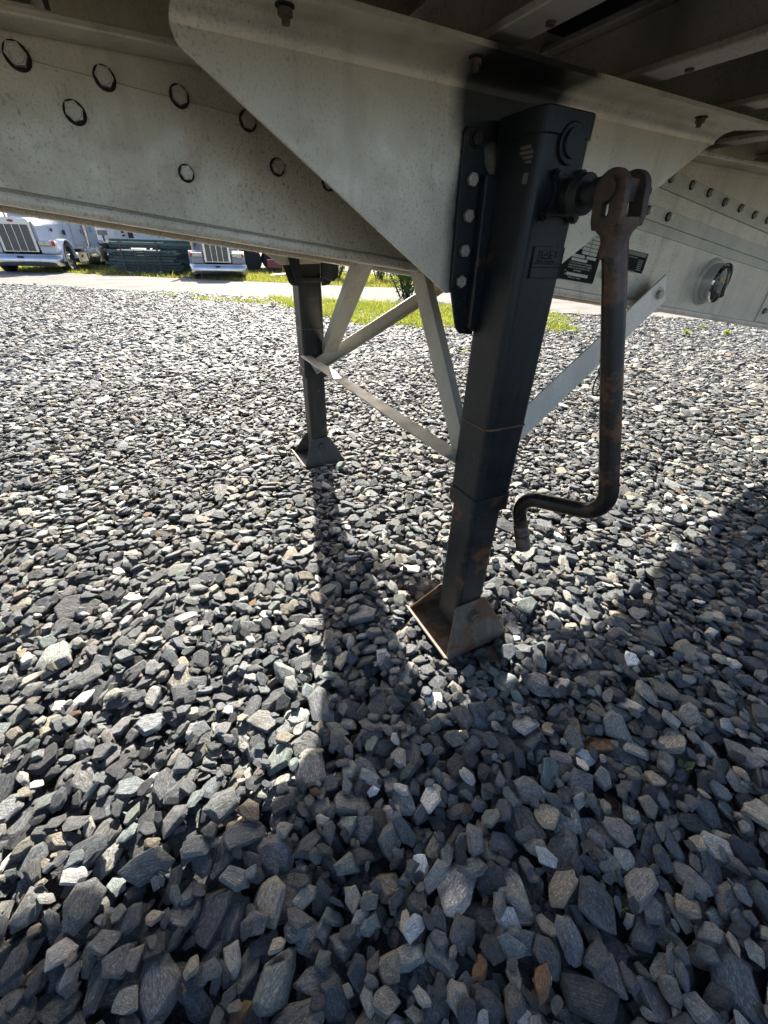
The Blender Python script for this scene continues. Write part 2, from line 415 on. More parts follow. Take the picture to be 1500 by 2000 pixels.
# ------------------------------------------------------------------ gravel stones
def stone_mesh(k, hi=True):
    r = np.random.default_rng(100 + k)
    n = r.integers(5, 9)
    ang = np.sort((np.arange(n) + r.uniform(-0.35, 0.35, n)) * 2 * math.pi / n)
    rad = r.uniform(0.78, 1.08, n)
    pts = []
    for zl, sh in ((-1.0, r.uniform(0.62, 0.86)), (r.uniform(-0.35, 0.35), 1.0), (1.0, r.uniform(0.55, 0.88))):
        ox, oy = r.uniform(-0.10, 0.10, 2); tx, ty = r.uniform(-0.28, 0.28, 2)
        for a, q in zip(ang, rad):
            x = math.cos(a) * q * sh + ox; y = math.sin(a) * q * sh + oy
            if zl != 1.0 and zl != -1.0 and r.random() < 0.15: continue
            pts.append((x + r.normal() * 0.03, y + r.normal() * 0.03, zl * 0.92 + tx * x * (abs(zl) > 0.9) + ty * y * (abs(zl) > 0.9) + r.normal() * 0.03))
    bm = bmesh.new()
    for p in pts: bm.verts.new(p)
    res = bmesh.ops.convex_hull(bm, input=bm.verts)
    junk = [e for e in res['geom_interior'] if isinstance(e, bmesh.types.BMVert)]
    bmesh.ops.delete(bm, geom=junk, context='VERTS')
    bmesh.ops.dissolve_limit(bm, angle_limit=math.radians(11), verts=bm.verts, edges=bm.edges)
    bmesh.ops.bevel(bm, geom=list(bm.edges), offset=0.06, segments=1, profile=0.55, affect='EDGES', clamp_overlap=True)
    bmesh.ops.triangulate(bm, faces=bm.faces)
    bmesh.ops.subdivide_edges(bm, edges=list(bm.edges), cuts=1, use_grid_fill=True)
    bmesh.ops.triangulate(bm, faces=bm.faces)
    bmesh.ops.recalc_face_normals(bm, faces=bm.faces)
    me = bpy.data.meshes.new('stone'); bm.to_mesh(me); bm.free()
    # worn, slightly uneven edges
    co = np.empty(len(me.vertices) * 3); me.vertices.foreach_get('co', co); co = co.reshape(-1, 3)
    fr = r.uniform(2.0, 4.0, 3); ph = r.uniform(0, 6, 3)
    co += 0.022 * np.sin(co[:, [1, 2, 0]] * fr * 2.2 + ph)
    off = Vector((k * 7.1, k * 3.3, 0))
    co += np.array([tuple(mnoise.noise_vector(Vector((p[0] * 1.1, p[1] * 2.6, p[2] * 2.6)) + off) * 0.060 + mnoise.noise_vector(Vector(p) * 5.5 + off) * 0.030) for p in co])
    co -= (co.max(0) + co.min(0)) / 2; co /= np.abs(co).max(0)
    me.vertices.foreach_set('co', co.ravel())
    for p in me.polygons: p.use_smooth = True
    me.materials.append(M_STONE); me.update()
    bm = bmesh.new(); bm.from_mesh(me)
    for e in bm.edges: e.smooth = e.calc_face_angle(0) < math.radians(19)
    bm.to_mesh(me); bm.free()
    return me
NV = 28
SMESH = [stone_mesh(k) for k in range(NV)]

LEGS = [(0.693, 0.735), (0.697, 2.195)]
CELL = 0.005
X0, X1, Y0, Y1 = -1.7, 3.4, -0.75, 4.4
nx, ny = int((X1 - X0) / CELL), int((Y1 - Y0) / CELL)
H = np.full((nx, ny), -0.040) + rng.normal(0, 0.002, (nx, ny))
OWN = np.full((nx, ny), -1, int)
stones = []   # x,y,z,rot euler,scale,variant
def sizes(n):
    a = np.clip(np.exp(rng.normal(math.log(0.0275), 0.38, n)), 0.011, 0.072)
    bb = a * rng.uniform(0.48, 0.86, n); cc = bb * rng.uniform(0.24, 0.50, n)
    return a, bb, cc
def drop(n, grow=1.0, pit=0):
    a, bb, cc = sizes(n); a = a * grow; bb = bb * grow; cc = cc * grow
    xs = rng.uniform(X0 + .08, X1 - .08, n); ys = rng.uniform(Y0 + .08, Y1 - .08, n); yaw = rng.uniform(0, 2 * math.pi, n)
    for _ in range(pit):                    # small stones find the hollows
        x2 = rng.uniform(X0 + .08, X1 - .08, n); y2 = rng.uniform(Y0 + .08, Y1 - .08, n)
        hh = lambda x, y: H[((x - X0) / CELL).astype(int), ((y - Y0) / CELL).astype(int)]
        low = hh(x2, y2) < hh(xs, ys); xs = np.where(low, x2, xs); ys = np.where(low, y2, ys)
    edge = rng.random(n) < 0.05
    for i in range(n):
        ai, bi, ci = a[i], bb[i], cc[i]
        if edge[i]: bi, ci = ci, bi
        r = max(ai, bi); k = int(r / CELL) + 1
        ix, iy = int((xs[i] - X0) / CELL), int((ys[i] - Y0) / CELL)
        if ix - k < 0 or iy - k < 0 or ix + k >= nx or iy + k >= ny: continue
        g = (np.arange(-k, k + 1)) * CELL
        GX, GY = np.meshgrid(g, g, indexing='ij')
        cy, sy = math.cos(yaw[i]), math.sin(yaw[i])
        U = (GX * cy + GY * sy) / ai; V = (-GX * sy + GY * cy) / bi
        q = U * U + V * V; msk = q < 0.95
        sub = H[ix - k:ix + k + 1, iy - k:iy + k + 1]
        h = sub[msk]; gx = GX[msk]; gy = GY[msk]
        sxx = (gx * gx).sum() + 1e-9; syy = (gy * gy).sum() + 1e-9; sxy = (gx * gy).sum(); hm = h.mean(); d = h - hm
        bx = (gx * d).sum(); by = (gy * d).sum(); det = sxx * syy - sxy * sxy
        if det < 1e-12: continue
        px = (bx * syy - by * sxy) / det; py = (by * sxx - bx * sxy) / det
        px = px * 0.65 + rng.normal() * 0.045; py = py * 0.65 + rng.normal() * 0.045
        sl = math.hypot(px, py)
        if sl > 0.38: px *= 0.38 / sl; py *= 0.38 / sl
        res = h - hm - px * gx - py * gy
        zc = hm + np.partition(res, int(len(res) * 0.90))[int(len(res) * 0.90)] + ci * 0.86
        topmax = zc + ci + 0.5 * ai * math.hypot(px, py)
        inpad = False
        for lx, ly in LEGS:
            if abs(xs[i] - lx) < 0.125 + ai * 0.75 and abs(ys[i] - ly) < 0.125 + ai * 0.75: inpad = True
        if inpad and topmax > 0.004: continue
        if topmax > 0.040: continue
        top = zc + px * GX + py * GY + ci * (1 - 0.45 * np.clip(q, 0, 1))
        up = (q < 0.9) & (top > sub)
        sub[up] = top[up]; OWN[ix - k:ix + k + 1, iy - k:iy + k + 1][up] = len(stones)
        nrm = Vector((-px, -py, 1)).normalized()
        xax = Vector((cy, sy, px * cy + py * sy)).normalized(); yax = nrm.cross(xax).normalized(); xax = yax.cross(nrm)
        Mx = Matrix((xax, yax, nrm)).transposed()
        stones.append((X0 + (ix + .5) * CELL, Y0 + (iy + .5) * CELL, zc, *Mx.to_euler(), ai, bi, ci, int(rng.integers(NV))))
drop(14000, 0.95); drop(12000, 1.0, 1); drop(9000, 0.8, 2); drop(3600, 1.32); drop(7000, 0.85, 3); drop(6000, 0.6, 5); drop(6000, 0.55, 6)
stones = np.array(stones)
# how large each shows: visible cells * (pixels per metre)^2
cnt = np.bincount(OWN[OWN >= 0].ravel(), minlength=len(stones))
rel = stones[:, :3] - CAM
dep = rel @ RW[:, 2]; pxx = 750 + FPX * (rel @ RW[:, 0]) / dep; pyy = 1000 + FPX * (rel @ RW[:, 1]) / dep
infr = (dep > 0.2) & (pxx > 5) & (pxx < 1495) & (pyy > 5) & (pyy < 1995)
score = np.where(infr, cnt * CELL ** 2 * (FPX / np.maximum(dep, .2)) ** 2, 0)
best = np.argsort(-score)[:300]
hero = np.zeros(len(stones), bool); hero[best] = True
hero_objs = []
for i in best:
    s = stones[i]
    o = bpy.data.objects.new('stone', SMESH[int(s[9])]); COL.objects.link(o)
    o.parent = bed; o.location = s[:3]; o.rotation_euler = s[3:6]; o.scale = s[6:9]
    hero_objs.append(o)
buried = (cnt == 0) & (stones[:, 2] < -0.03)
near_rest = stones[~hero & ~buried]
# far field: jittered layers, edge of gravel wanders along the road
far = []
def scatter(step, zlo, zhi, grow):
    gx = np.arange(-13, 23, step); gy = np.arange(-5, 25, step)
    X, Y = np.meshgrid(gx, gy, indexing='ij'); X = X.ravel() + rng.uniform(-.55, .55, X.size) * step; Y = Y.ravel() + rng.uniform(-.55, .55, Y.size) * step
    lim = 13.5 - 0.81 * X + 0.25 * np.sin(X * 2.1) + rng.normal(0, .10, X.size)
    ok = (Y < lim) & ~((X > X0 + .04) & (X < X1 - .04) & (Y > Y0 + .04) & (Y < Y1 - .04))
    d = np.stack([X, Y, np.full(X.size, -1.1)], 1); dp = d @ RW[:, 2]; px = np.where(dp > .1, 750 + FPX * (d @ RW[:, 0]) / np.maximum(dp, .1), -9999)
    ok &= (px > -420) & (px < 2050) & (dp > 0.1)
    X, Y = X[ok], Y[ok]; n = len(X); a, bb, cc = sizes(n)
    far.append(np.stack([X, Y, rng.uniform(zlo, zhi, n), rng.normal(0, .21, n), rng.normal(0, .21, n), rng.uniform(0, 6.28, n), a * grow, bb * grow, cc * grow * .9, rng.integers(0, NV, n)], 1))
scatter(0.046, -0.028, -0.018, 1.2); scatter(0.050, -0.014, 0.000, 1.0)
allst = np.concatenate([near_rest] + far)

def instancer(name, pts, rot, scl, idx, sources, parent):
    me = bpy.data.meshes.new(name); n = len(pts); me.vertices.add(n); me.vertices.foreach_set('co', pts.astype(np.float32).ravel())
    for nm, ty, dat in (('rot', 'FLOAT_VECTOR', rot), ('scl', 'FLOAT_VECTOR', scl)):
        at = me.attributes.new(nm, ty, 'POINT'); at.data.foreach_set('vector', dat.astype(np.float32).ravel())
    at = me.attributes.new('idx', 'INT', 'POINT'); at.data.foreach_set('value', idx.astype(np.int32))
    ob = bpy.data.objects.new(name, me); COL.objects.link(ob)
    ng = bpy.data.node_groups.new(name, 'GeometryNodeTree')
    ng.interface.new_socket('Geometry', in_out='INPUT', socket_type='NodeSocketGeometry')
    ng.interface.new_socket('Geometry', in_out='OUTPUT', socket_type='NodeSocketGeometry')
    gi = ng.nodes.new('NodeGroupInput'); go = ng.nodes.new('NodeGroupOutput')
    jn = ng.nodes.new('GeometryNodeJoinGeometry')
    for so in sources:
        oi = ng.nodes.new('GeometryNodeObjectInfo'); oi.inputs['Object'].default_value = so; oi.inputs['As Instance'].default_value = True
        ng.links.new(oi.outputs['Geometry'], jn.inputs[0])
    ip = ng.nodes.new('GeometryNodeInstanceOnPoints'); ip.inputs['Pick Instance'].default_value = True
    def attr(nm, ty):
        a = ng.nodes.new('GeometryNodeInputNamedAttribute'); a.data_type = ty; a.inputs['Name'].default_value = nm; return a.outputs['Attribute']
    ng.links.new(gi.outputs[0], ip.inputs['Points']); ng.links.new(jn.outputs[0], ip.inputs['Instance'])
    ng.links.new(attr('idx', 'INT'), ip.inputs['Instance Index'])
    e2r = ng.nodes.new('FunctionNodeEulerToRotation'); ng.links.new(attr('rot', 'FLOAT_VECTOR'), e2r.inputs[0])
    ng.links.new(e2r.outputs[0], ip.inputs['Rotation']); ng.links.new(attr('scl', 'FLOAT_VECTOR'), ip.inputs['Scale'])
    ng.links.new(ip.outputs[0], go.inputs[0])
    md = ob.modifiers.new('scatter', 'NODES'); md.node_group = ng
    if parent: ob.parent = parent
    return ob
src = []; seen = set()
for o, i in zip(hero_objs, best):
    k = int(stones[i, 9])
    if k not in seen: seen.add(k); src.append(o)
gr = instancer('gravel', allst[:, :3], allst[:, 3:6], allst[:, 6:9], allst[:, 9] % len(src), src, bed)
tag(gr, kind='stuff')

# ------------------------------------------------------------------ the trailer
TR = empty('flatbed_trailer', (0.69, 1.465, 0))
tag(TR, 'weathered grey flatbed trailer standing on black landing legs over the gravel', 'trailer')
YN, YF = 1.000, 1.930                      # outer faces of the two main beams (camera side / far side)
def zbot(x): return 1.122 - 0.1165 * min(max(x, -1.2), 3.0)
XM = [-0.085 + 0.335 * k for k in range(-7, 26)]
XA, XB = -2.6, 8.5

def hexbolt(mb, p, d, r, h, washer=1.5, wmat=1, ph=0.3):
    p = Vector(p); d = Vector(d).normalized()
    mb.cyl(p - d * 0.002, p + d * 0.0025, r * washer, n=18, mat=wmat, smooth=False)
    mb.cyl(p + d * 0.002, p + d * h, r, n=6, mat=0, smooth=False, phase=ph)
    mb.cyl(p + d * h, p + d * (h + r * 0.10), r * 0.80, r * 0.74, n=18, mat=0, smooth=False)

def main_beam(y, sgn, detailed):
    """web as cells so that crossmember openings are real holes; sgn = outward direction in Y"""
    mb = MB(); th = 0.010
    ya, yb = y, y - sgn * th
    xs = [XA, XB, -1.2, 3.0]
    for x in XM: xs += [x - 0.052, x + 0.052]
    xs = sorted(x for x in set(xs) if XA <= x <= XB)
    inhole = lambda x: any(abs(x - q) < 0.051 for q in XM)
    for a, c in zip(xs[:-1], xs[1:]):
        segs = [(zbot(a), zbot(c), 1.372, 1.372), (1.372, 1.372, 1.462, 1.462), (1.462, 1.462, 1.50, 1.50)]
        for k, (za, zc, zd, ze) in enumerate(segs):
            if k == 1 and inhole((a + c) / 2): continue
            mb.prism([(a, za), (c, zc), (c, ze), (a, zd)], 1, ya, yb)
    o = mb.build('main_beam', M_GALV if detailed else M_GALV_R, TR)
    fl = MB()
    # mid flange (shelf) under the crossmember openings, bottom flange with rolled lip, top flange
    fl.box(((XA + XB) / 2, y + sgn * 0.033, 1.349), (XB - XA, 0.064, 0.012))
    o2 = fl.build('shelf_flange', M_GALV, TR, 0.003)
    bf = MB()
    xs2 = [XA, -1.2, 0.60] if detailed else [XA, -1.2, 3.0, XB]
    def lip(x0, x1):
        pts = [(x0, zbot(x0)), (x1, zbot(x1)), (x1, zbot(x1) + 0.020), (x0, zbot(x0) + 0.020)]
        bf.prism(pts, 1, y + sgn * 0.026, y - sgn * 0.05)
    for a, c in zip(xs2[:-1], xs2[1:]): lip(a, c)
    if detailed: lip(1.02, 3.0); lip(3.0, XB)
    o3 = bf.build('bottom_flange', M_GALV, TR, 0.007, 3)
    return o
BEAM = main_beam(YN, -1, True)
BEAM2 = main_beam(YF, 1, False)

def web_plate(name, pts, proud, mat=M_GALV_R):
    mb = MB(); mb.prism(pts, 1, YN - proud, YN + 0.003)
    return mb.build(name, mat, TR, 0.0012, 1)
# lapped plate on the front part of the web, and the pressed strips on the rear part (all follow the neck slope)
sl = -0.122
web_plate('lap_plate', [(-1.5, 1.336), (-0.30, 1.336), (0.62, 1.335 + sl * 0.64), (0.62, zbot(0.62) + 0.022), (-1.2, zbot(-1.2) + 0.022), (-1.5, zbot(-1.5) + 0.022)], 0.004, M_GALV)
def strip(za, zb_, x0, x1, proud):
    f = lambda z, x: z + sl * (x - 1.5)
    return web_plate('web_strip', [(x0, f(za, x0)), (x1, f(za, x1)), (x1, f(zb_, x1)), (x0, f(zb_, x0))], proud)
strip(1.2655, 1.312, 0.95, 2.385, 0.006)
strip(1.186, 1.224, 0.95, 2.385, 0.0045)
strip(1.1565, 1.1855, 0.95, 2.385, 0.0022)
web_plate('end_plate', [(2.40, 1.27), (3.4, 1.2), (3.4, zbot(3.0) + 0.022), (3.0, zbot(3.0) + 0.022), (2.395, zbot(2.395) + 0.022)], 0.006, M_GALV)
web_plate('upper_plate', [(1.2, 1.338), (1.94, 1.33), (2.3, 1.334), (2.3, 1.338)], 0.004, M_GALV)

for (x, z, r) in [(-0.092, 1.318, .0155), (0.014, 1.310, .0145), (0.119, 1.303, .0145), (0.228, 1.285, .0145), (-0.04, 1.265, .0145), (0.107, 1.203, .0125), (0.274, 1.225, .0135),
                  (0.378, 1.209, .0135), (-0.155, 1.262, .0145), (-0.2, 1.325, .015), (-0.19, 1.215, .0145)]:
    mb = MB(); hexbolt(mb, (x, YN - 0.004, z), (0, -1, 0), r * 0.86, 0.014, 1.24, 1, random.uniform(0, 1))
    mb.build('bolt', [M_ZINC, M_GRIME], BEAM)
for (x, z) in [(1.474, 1.297), (1.586, 1.288), (1.691, 1.276), (1.797, 1.258), (1.906, 1.247), (2.012, 1.233), (2.117, 1.223), (1.411, 1.216), (1.522, 1.205), (1.304, 1.048), (2.43, 0.907), (2.22, 1.211)]:
    mb = MB(); hexbolt(mb, (x, YN - 0.006, z), (0, -1, 0), 0.0095, 0.014, 1.3, 1, random.uniform(0, 1))
    mb.build('bolt', [M_ZINC, M_GRIME], BEAM)

# crossmembers: I-sections through the beams, deck and side rails
YA, YB = 0.20, 2.635
for x in XM:
    if x < XA or x > XB: continue
    mb = MB()
    mb.box((x, (YA + YB) / 2, 1.381), (0.062, YB - YA - .02, 0.012))
    mb.box((x, (YA + YB) / 2, 1.4255), (0.008, YB - YA - .02, 0.077))
    mb.box((x, (YA + YB) / 2, 1.470), (0.062, YB - YA - .02, 0.012))
    o = mb.build('crossmember', M_XMEM, TR, 0.002, 1)
    if -0.1 < x < 1.7:
        for y in (0.42, 0.66):
            mb = MB(); mb.cyl((x + 0.012, y, 1.3745), (x + 0.012, y, 1.371), 0.007, n=10)
            mb.build('rivet', M_RUST, o)
npl = 17; pw = (YB - YA) / npl
for k in range(npl):
    mb = MB(); mb.box(((XA + XB) / 2, YA + (k + .5) * pw, 1.5165 + 0.001 * (k % 3)), (XB - XA, pw - 0.004, 0.036))
    mb.build('deck_plank', M_DECK, TR)
for y in (YA - 0.022, YB + 0.0):
    mb = MB(); mb.box(((XA + XB) / 2, y + .01, 1.468), (XB - XA, 0.022, 0.146))
    mb.build('side_rail', M_GALV, TR, 0.004)

# gusset plates with bent top flange
def gusset(yp, sgn, name, mat):
    """sgn: direction (in Y) towards which the top flange is bent"""
    mb = MB(); th = 0.007
    prof = [(0, 0)]
    left = [(0.104, 1.317), (0.107, 1.312), (0.27, 1.208), (0.40, 1.125), (0.56, 1.023)]
    right = [(0.83, 1.035), (0.877, 1.075), (0.978, 1.137), (1.157, 1.243), (1.262, 1.308), (1.29, 1.326)]
    zt = 1.330                              # start of the bend
    poly = [(0.100, zt)] + left + right + [(1.305, zt)]
    mb.prism(poly, 1, yp, yp - sgn * th)
    # bend and flange as a swept section
    sec = []; rr = 0.026
    for k in range(7):
        a = math.radians(90 * k / 6)
        sec.append((yp + sgn * (rr - rr * math.cos(a)), zt + rr * math.sin(a)))
    sec.append((yp + sgn * 0.080, zt + rr))
    xl = [0.100, 0.101, 0.103, 0.106, 0.110, 0.116, 0.122, 0.30]; xr = [1.305, 1.307, 1.312, 1.318, 1.326, 1.335, 1.345, 1.42]
    vs = []
    for (yy, zz), a, c in zip(sec, xl, xr):
        vs += [(a, yy, zz), (c, yy, zz)]
    n = len(sec)
    off = [(0, -sgn * th, 0)] * 0
    inner = []
    for i, ((yy, zz), a, c) in enumerate(zip(sec, xl, xr)):
        k = min(i, 6); an = math.radians(90 * k / 6)
        inner += [(a, yy - sgn * th * math.cos(an), zz + th * math.sin(an)), (c, yy - sgn * th * math.cos(an), zz + th * math.sin(an))]
    allv = vs + inner; o_ = 2 * n
    fs = [(2 * i, 2 * i + 1, 2 * i + 3, 2 * i + 2) for i in range(n - 1)]
    mb.add(vs, fs, 0, True)
    mb.add(inner, fs, 0, True)
    ed = []
    for i in range(n - 1):
        ed += [(2 * i, 2 * i + 2, o_ + 2 * i + 2, o_ + 2 * i), (2 * i + 1, o_ + 2 * i + 1, o_ + 2 * i + 3, 2 * i + 3)]
    e = 2 * (n - 1); ed.append((e, e + 1, o_ + e + 1, o_ + e))
    mb.add(allv, ed)
    return mb.build(name, mat, TR)
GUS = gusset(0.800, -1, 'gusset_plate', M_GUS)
gusset(2.130, 1, 'gusset_plate', M_GALV_R)
for x in (0.238, 0.545, 1.16):
    mb = MB()
    mb.cyl((x, 0.758, 1.356), (x, 0.758, 1.3545), 0.0125, n=18, mat=1, smooth=False)
    mb.cyl((x, 0.758, 1.353), (x, 0.758, 1.346), 0.0098, n=6, mat=0, smooth=False)
    mb.cyl((x, 0.758, 1.346), (x, 0.758, 1.339), 0.0055, n=12, mat=0)
    mb.build('bolt', [M_RUST if x == 0.545 else M_FOOT, M_GRIME], GUS)

# diagonal braces ---------------------------------------------------------
def angle_bar(name, p0, p1, up, wa, wb, th, mat, parent=TR):
    """L-section from p0 to p1; leg a lies along side vector, leg b along up"""
    p0 = Vector(p0); p1 = Vector(p1); d = (p1 - p0).normalized(); up = Vector(up); up = (up - d * up.dot(d)).normalized(); sd_ = d.cross(up)
    sec = [(0, 0), (wa, 0), (wa, th), (th, th), (th, wb), (0, wb)]
    mb = MB()
    vs = [tuple(p + sd_ * a + up * b_) for p in (p0, p1) for a, b_ in sec]
    mb.add(vs, [(5, 4, 3, 2, 1, 0), (6, 7, 8, 9, 10, 11)] + [(i, (i + 1) % 6, 6 + (i + 1) % 6, 6 + i) for i in range(6)])
    return mb.build(name, mat, parent, 0.0015, 1)
# flat cross tie between the legs
angle_bar('cross_tie', (0.672, 2.135, 0.622), (0.655, 0.790, 0.640), (0, 0, -1), -0.055, 0.045, 0.006, M_BRACE)
# K braces rising from each leg behind the near beam
angle_bar('brace', (0.735, 2.125, 0.615), (0.735, 1.33, 1.36), (1, -0.1, 0), 0.05, 0.072, 0.006, M_BRACE)
angle_bar('brace', (0.648, 0.80, 0.60), (0.658, 1.34, 1.36), (1, 0.1, 0), -0.055, 0.075, 0.006, M_BRACE)
# longitudinal braces to the beam webs
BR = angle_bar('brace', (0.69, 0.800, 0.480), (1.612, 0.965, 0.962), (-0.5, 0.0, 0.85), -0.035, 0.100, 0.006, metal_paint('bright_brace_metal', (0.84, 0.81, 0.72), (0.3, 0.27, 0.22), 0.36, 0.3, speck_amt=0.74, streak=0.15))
angle_bar('brace', (0.69, 2.125, 0.535), (1.63, 1.965, 1.06), (-0.5, 0.0, 0.85), 0.035, 0.062, 0.006, M_BRACE)
mb = MB(); hexbolt(mb, (1.545, 0.9515, 0.992), (-0.1, -1, 0), 0.014, 0.012, 1.45, 0)
mb.build('bolt', [M_ZINC, M_GRIME], BR)
mb = MB(); mb.prism([(0.800, 1.02), (0.806, 1.10), (0.99, 1.20), (0.99, 1.075), (0.93, 1.06)], 0, 0.606, 0.613)
mb.build('leg_bracket', M_GALV, TR, 0.001, 1)

# landing legs --------------------------------------------------------------
def landing_leg(cx, cy, sg, near):
    """sg = -1: crank face towards -Y (near leg). Housing mesh is the leg itself."""
    a, b_ = 0.0595, 0.0510
    mb = MB()
    mb.prism(rrect(cx - a, cx + a, cy - a, cy + a, 0.017), 2, 0.505, 1.292)
    leg = mb.build('landing_leg', M_LEG, TR, 0.0, origin=(cx, cy, 0.505))
    for p in leg.data.polygons: p.use_smooth = False
    mb = MB(); mb.prism(rrect(cx - a - .004, cx + a + .004, cy - a - .004, cy + a + .004, 0.020), 2, 0.500, 0.548)
    mb.build('collar', M_LEGLOW, leg, 0.0015, 1)
    mb = MB(); mb.prism(rrect(cx - a - .003, cx + a + .003, cy - a - .003, cy + a + .003, 0.019), 2, 1.265, 1.300)
    mb.build('top_cap', M_LEG, leg, 0.002, 1)
    mb = MB(); mb.tube([(x, y, 0.742 + 0.004 * math.sin(6 * i)) for i, (x, y) in enumerate(rrect(cx - a - .0005, cx + a + .0005, cy - a - .0005, cy + a + .0005, 0.017))] , 0.0032, 6)
    mb.build('weld_bead', M_RUST, leg)
    mb = MB(); mb.prism(rrect(cx - b_, cx + b_, cy - b_, cy + b_, 0.015), 2, 0.050, 0.52)
    mb.build('inner_tube', M_LEGLOW, leg)
    # foot: dished pad, two sloping cheeks, pivot pin
    h = 0.125; M_FT = M_FOOT if near else M_FOOT2
    mb = MB(); mb.box((cx, cy, 0.007), (2 * h, 2 * h, 0.009))
    mb.prism([(cy - h, 0.002), (cy + h, 0.002), (cy + h, 0.016), (cy - h, 0.016)], 0, cx + h, cx + h + 0.006)
    pad = mb.build('foot_pad', M_FT, leg, 0.002, 1)
    mb = MB(); mb.add([(cx - h - .012, cy - h, 0.022), (cx - h - .012, cy + h, 0.022), (cx - h + .003, cy + h, 0.004), (cx - h + .003, cy - h, 0.004),
                       (cx - h - .009, cy - h, 0.027), (cx - h - .009, cy + h, 0.027), (cx - h + .006, cy + h, 0.011), (cx - h + .006, cy - h, 0.011)],
                      [(0, 1, 2, 3), (7, 6, 5, 4), (0, 3, 7, 4), (1, 5, 6, 2), (0, 4, 5, 1), (3, 2, 6, 7)])
    mb.build('pad_lip', M_PADEDGE, leg, 0.001, 1)
    for s_ in (-1, 1):
        mb = MB(); yb, yt = cy + s_ * (h - .004), cy + s_ * 0.0585; th = s_ * 0.006
        bw, tw, zt = h - .002, 0.052, 0.150
        vs = [(cx - bw, yb, .010), (cx + bw, yb, .010), (cx + tw + .012, yt, zt - .012), (cx + tw, yt, zt), (cx - tw, yt, zt), (cx - tw - .012, yt, zt - .012)]
        vs += [(x, y - th, z) for x, y, z in vs]
        mb.add(vs, [(0, 1, 2, 3, 4, 5), (11, 10, 9, 8, 7, 6)] + [(i, (i + 1) % 6, 6 + (i + 1) % 6, 6 + i) for i in range(6)])
        mb.build('foot_cheek', M_FT, leg, 0.0015, 1)
    mb = MB(); mb.cyl((cx, cy - 0.092, 0.105), (cx, cy + 0.092, 0.105), 0.019, n=24, smooth=False)
    mb.cyl((cx, cy - 0.096, 0.105), (cx, cy - 0.090, 0.105), 0.013, n=20, mat=0, smooth=False)
    mb.build('pivot_pin', M_FT, leg, 0.002, 1)
    # mounting wings against the gusset (inboard side) with bolts
    yi = cy - sg * 0.0595          # inboard face of the housing
    for s_ in (-1, 1):
        X = lambda u: cx + s_ * (cx0 - u) if False else (u if s_ < 0 else 2 * cx - u)
        pts = [(X(0.566), 1.283), (X(0.561), 1.276), (X(0.566), 1.035), (X(0.591), 0.955), (X(0.603), 0.942), (X(0.640), 0.938), (X(0.642), 1.21), (X(0.615), 1.235), (X(0.606), 1.270), (X(0.597), 1.284)]
        mb = MB(); mb.prism(pts, 1, yi + sg * 0.003, yi - sg * 0.0055)
        wing = mb.build('mounting_wing', M_LEG, leg, 0.0015, 1)
        if near:
            mb = MB(); mb.prism([(X(0.606), 1.22), (X(0.612), 0.955), (X(0.636), 0.945), (X(0.636), 1.22)], 1, yi + sg * 0.022, yi + sg * 0.0025)
            mb.build('wing_rib', M_LEG, leg, 0.004, 2)
        for z in (1.268, 1.211, 1.156, 1.099, 1.045):
            mb = MB(); hexbolt(mb, (X(0.586), yi + sg * 0.003, z), (0, sg, 0), 0.0112, 0.009, 1.2, 1, random.uniform(0, 1))
            mb.build('bolt', [M_LEG if z > 1.25 else M_ZINC, M_GRIME], leg)
    return leg
NEAR = landing_leg(*LEGS[0], -1, True)
FAR = landing_leg(*LEGS[1], 1, False)

# boxed bracket on the inner side of the far leg
cx, cy = LEGS[1]
mb = MB()
y0_, y1_ = cy - 0.066, cy - 0.092
mb.prism([(cx - .105, 1.06), (cx - .082, 0.962), (cx - .062, 0.955), (cx + .062, 0.955), (cx + .062, 0.975), (cx - .050, 0.975), (cx - .055, 1.06)], 1, y0_, y1_)
mb.prism([(cx + .050, 0.975), (cx + .112, 0.957), (cx + .128, 0.975), (cx + .135, 1.06), (cx + .055, 1.06)], 1, y0_ - .001, y1_ + .001)
mb.box((cx + 0.01, (y0_ + y1_) / 2, 1.057), (0.22, 0.03, 0.012))
mb.build('bracket', M_LEG, FAR, 0.004, 2)
mb = MB(); mb.prism(rrect(cx - .05, cx + .05, 0.972, 1.05, .012), 1, y0_, y0_ - 0.004)
mb.build('bracket_recess', M_RUBBER, FAR)

# near leg front face: boss, gearbox flange, badge, sticker
cx, cy = LEGS[0]; yf = cy - 0.0595
mb = MB(); mb.cyl((0.700, yf + .002, 1.257), (0.700, yf - 0.006, 1.257), 0.0285, n=32, smooth=False)
mb.cyl((0.700, yf - .006, 1.257), (0.700, yf - 0.011, 1.257), 0.021, 0.018, n=32, smooth=False)
mb.build('cover_cap', M_LEG, NEAR, 0.002, 2)
SX, SZ = 0.710, 1.186
mb = MB()
mb.prism([(SX - .045, SZ - .038), (SX - .022, SZ - .030), (SX + .012, SZ - .030), (SX + .030, SZ - .038), (SX + .040, SZ - .026), (SX + .026, SZ - .004), (SX + .028, SZ + .010),
          (SX + .038, SZ + .030), (SX + .026, SZ + .040), (SX + .010, SZ + .030), (SX - .012, SZ + .030), (SX - .030, SZ + .038), (SX - .040, SZ + .026), (SX - .030, SZ + .006), (SX - .034, SZ - .012), (SX - .052, SZ - .026)], 1, yf + .002, yf - .009)
fl = mb.build('gearbox_flange', M_LEG, NEAR, 0.003, 2)
for dx, dz in ((-.031, .027), (.027, .030), (-.042, -.029), (.030, -.030)):
    mb = MB(); hexbolt(mb, (SX + dx, yf - .009, SZ + dz), (0, -1, 0), 0.0075, 0.006, 1.3, 0)
    mb.build('bolt', M_LEG, NEAR)
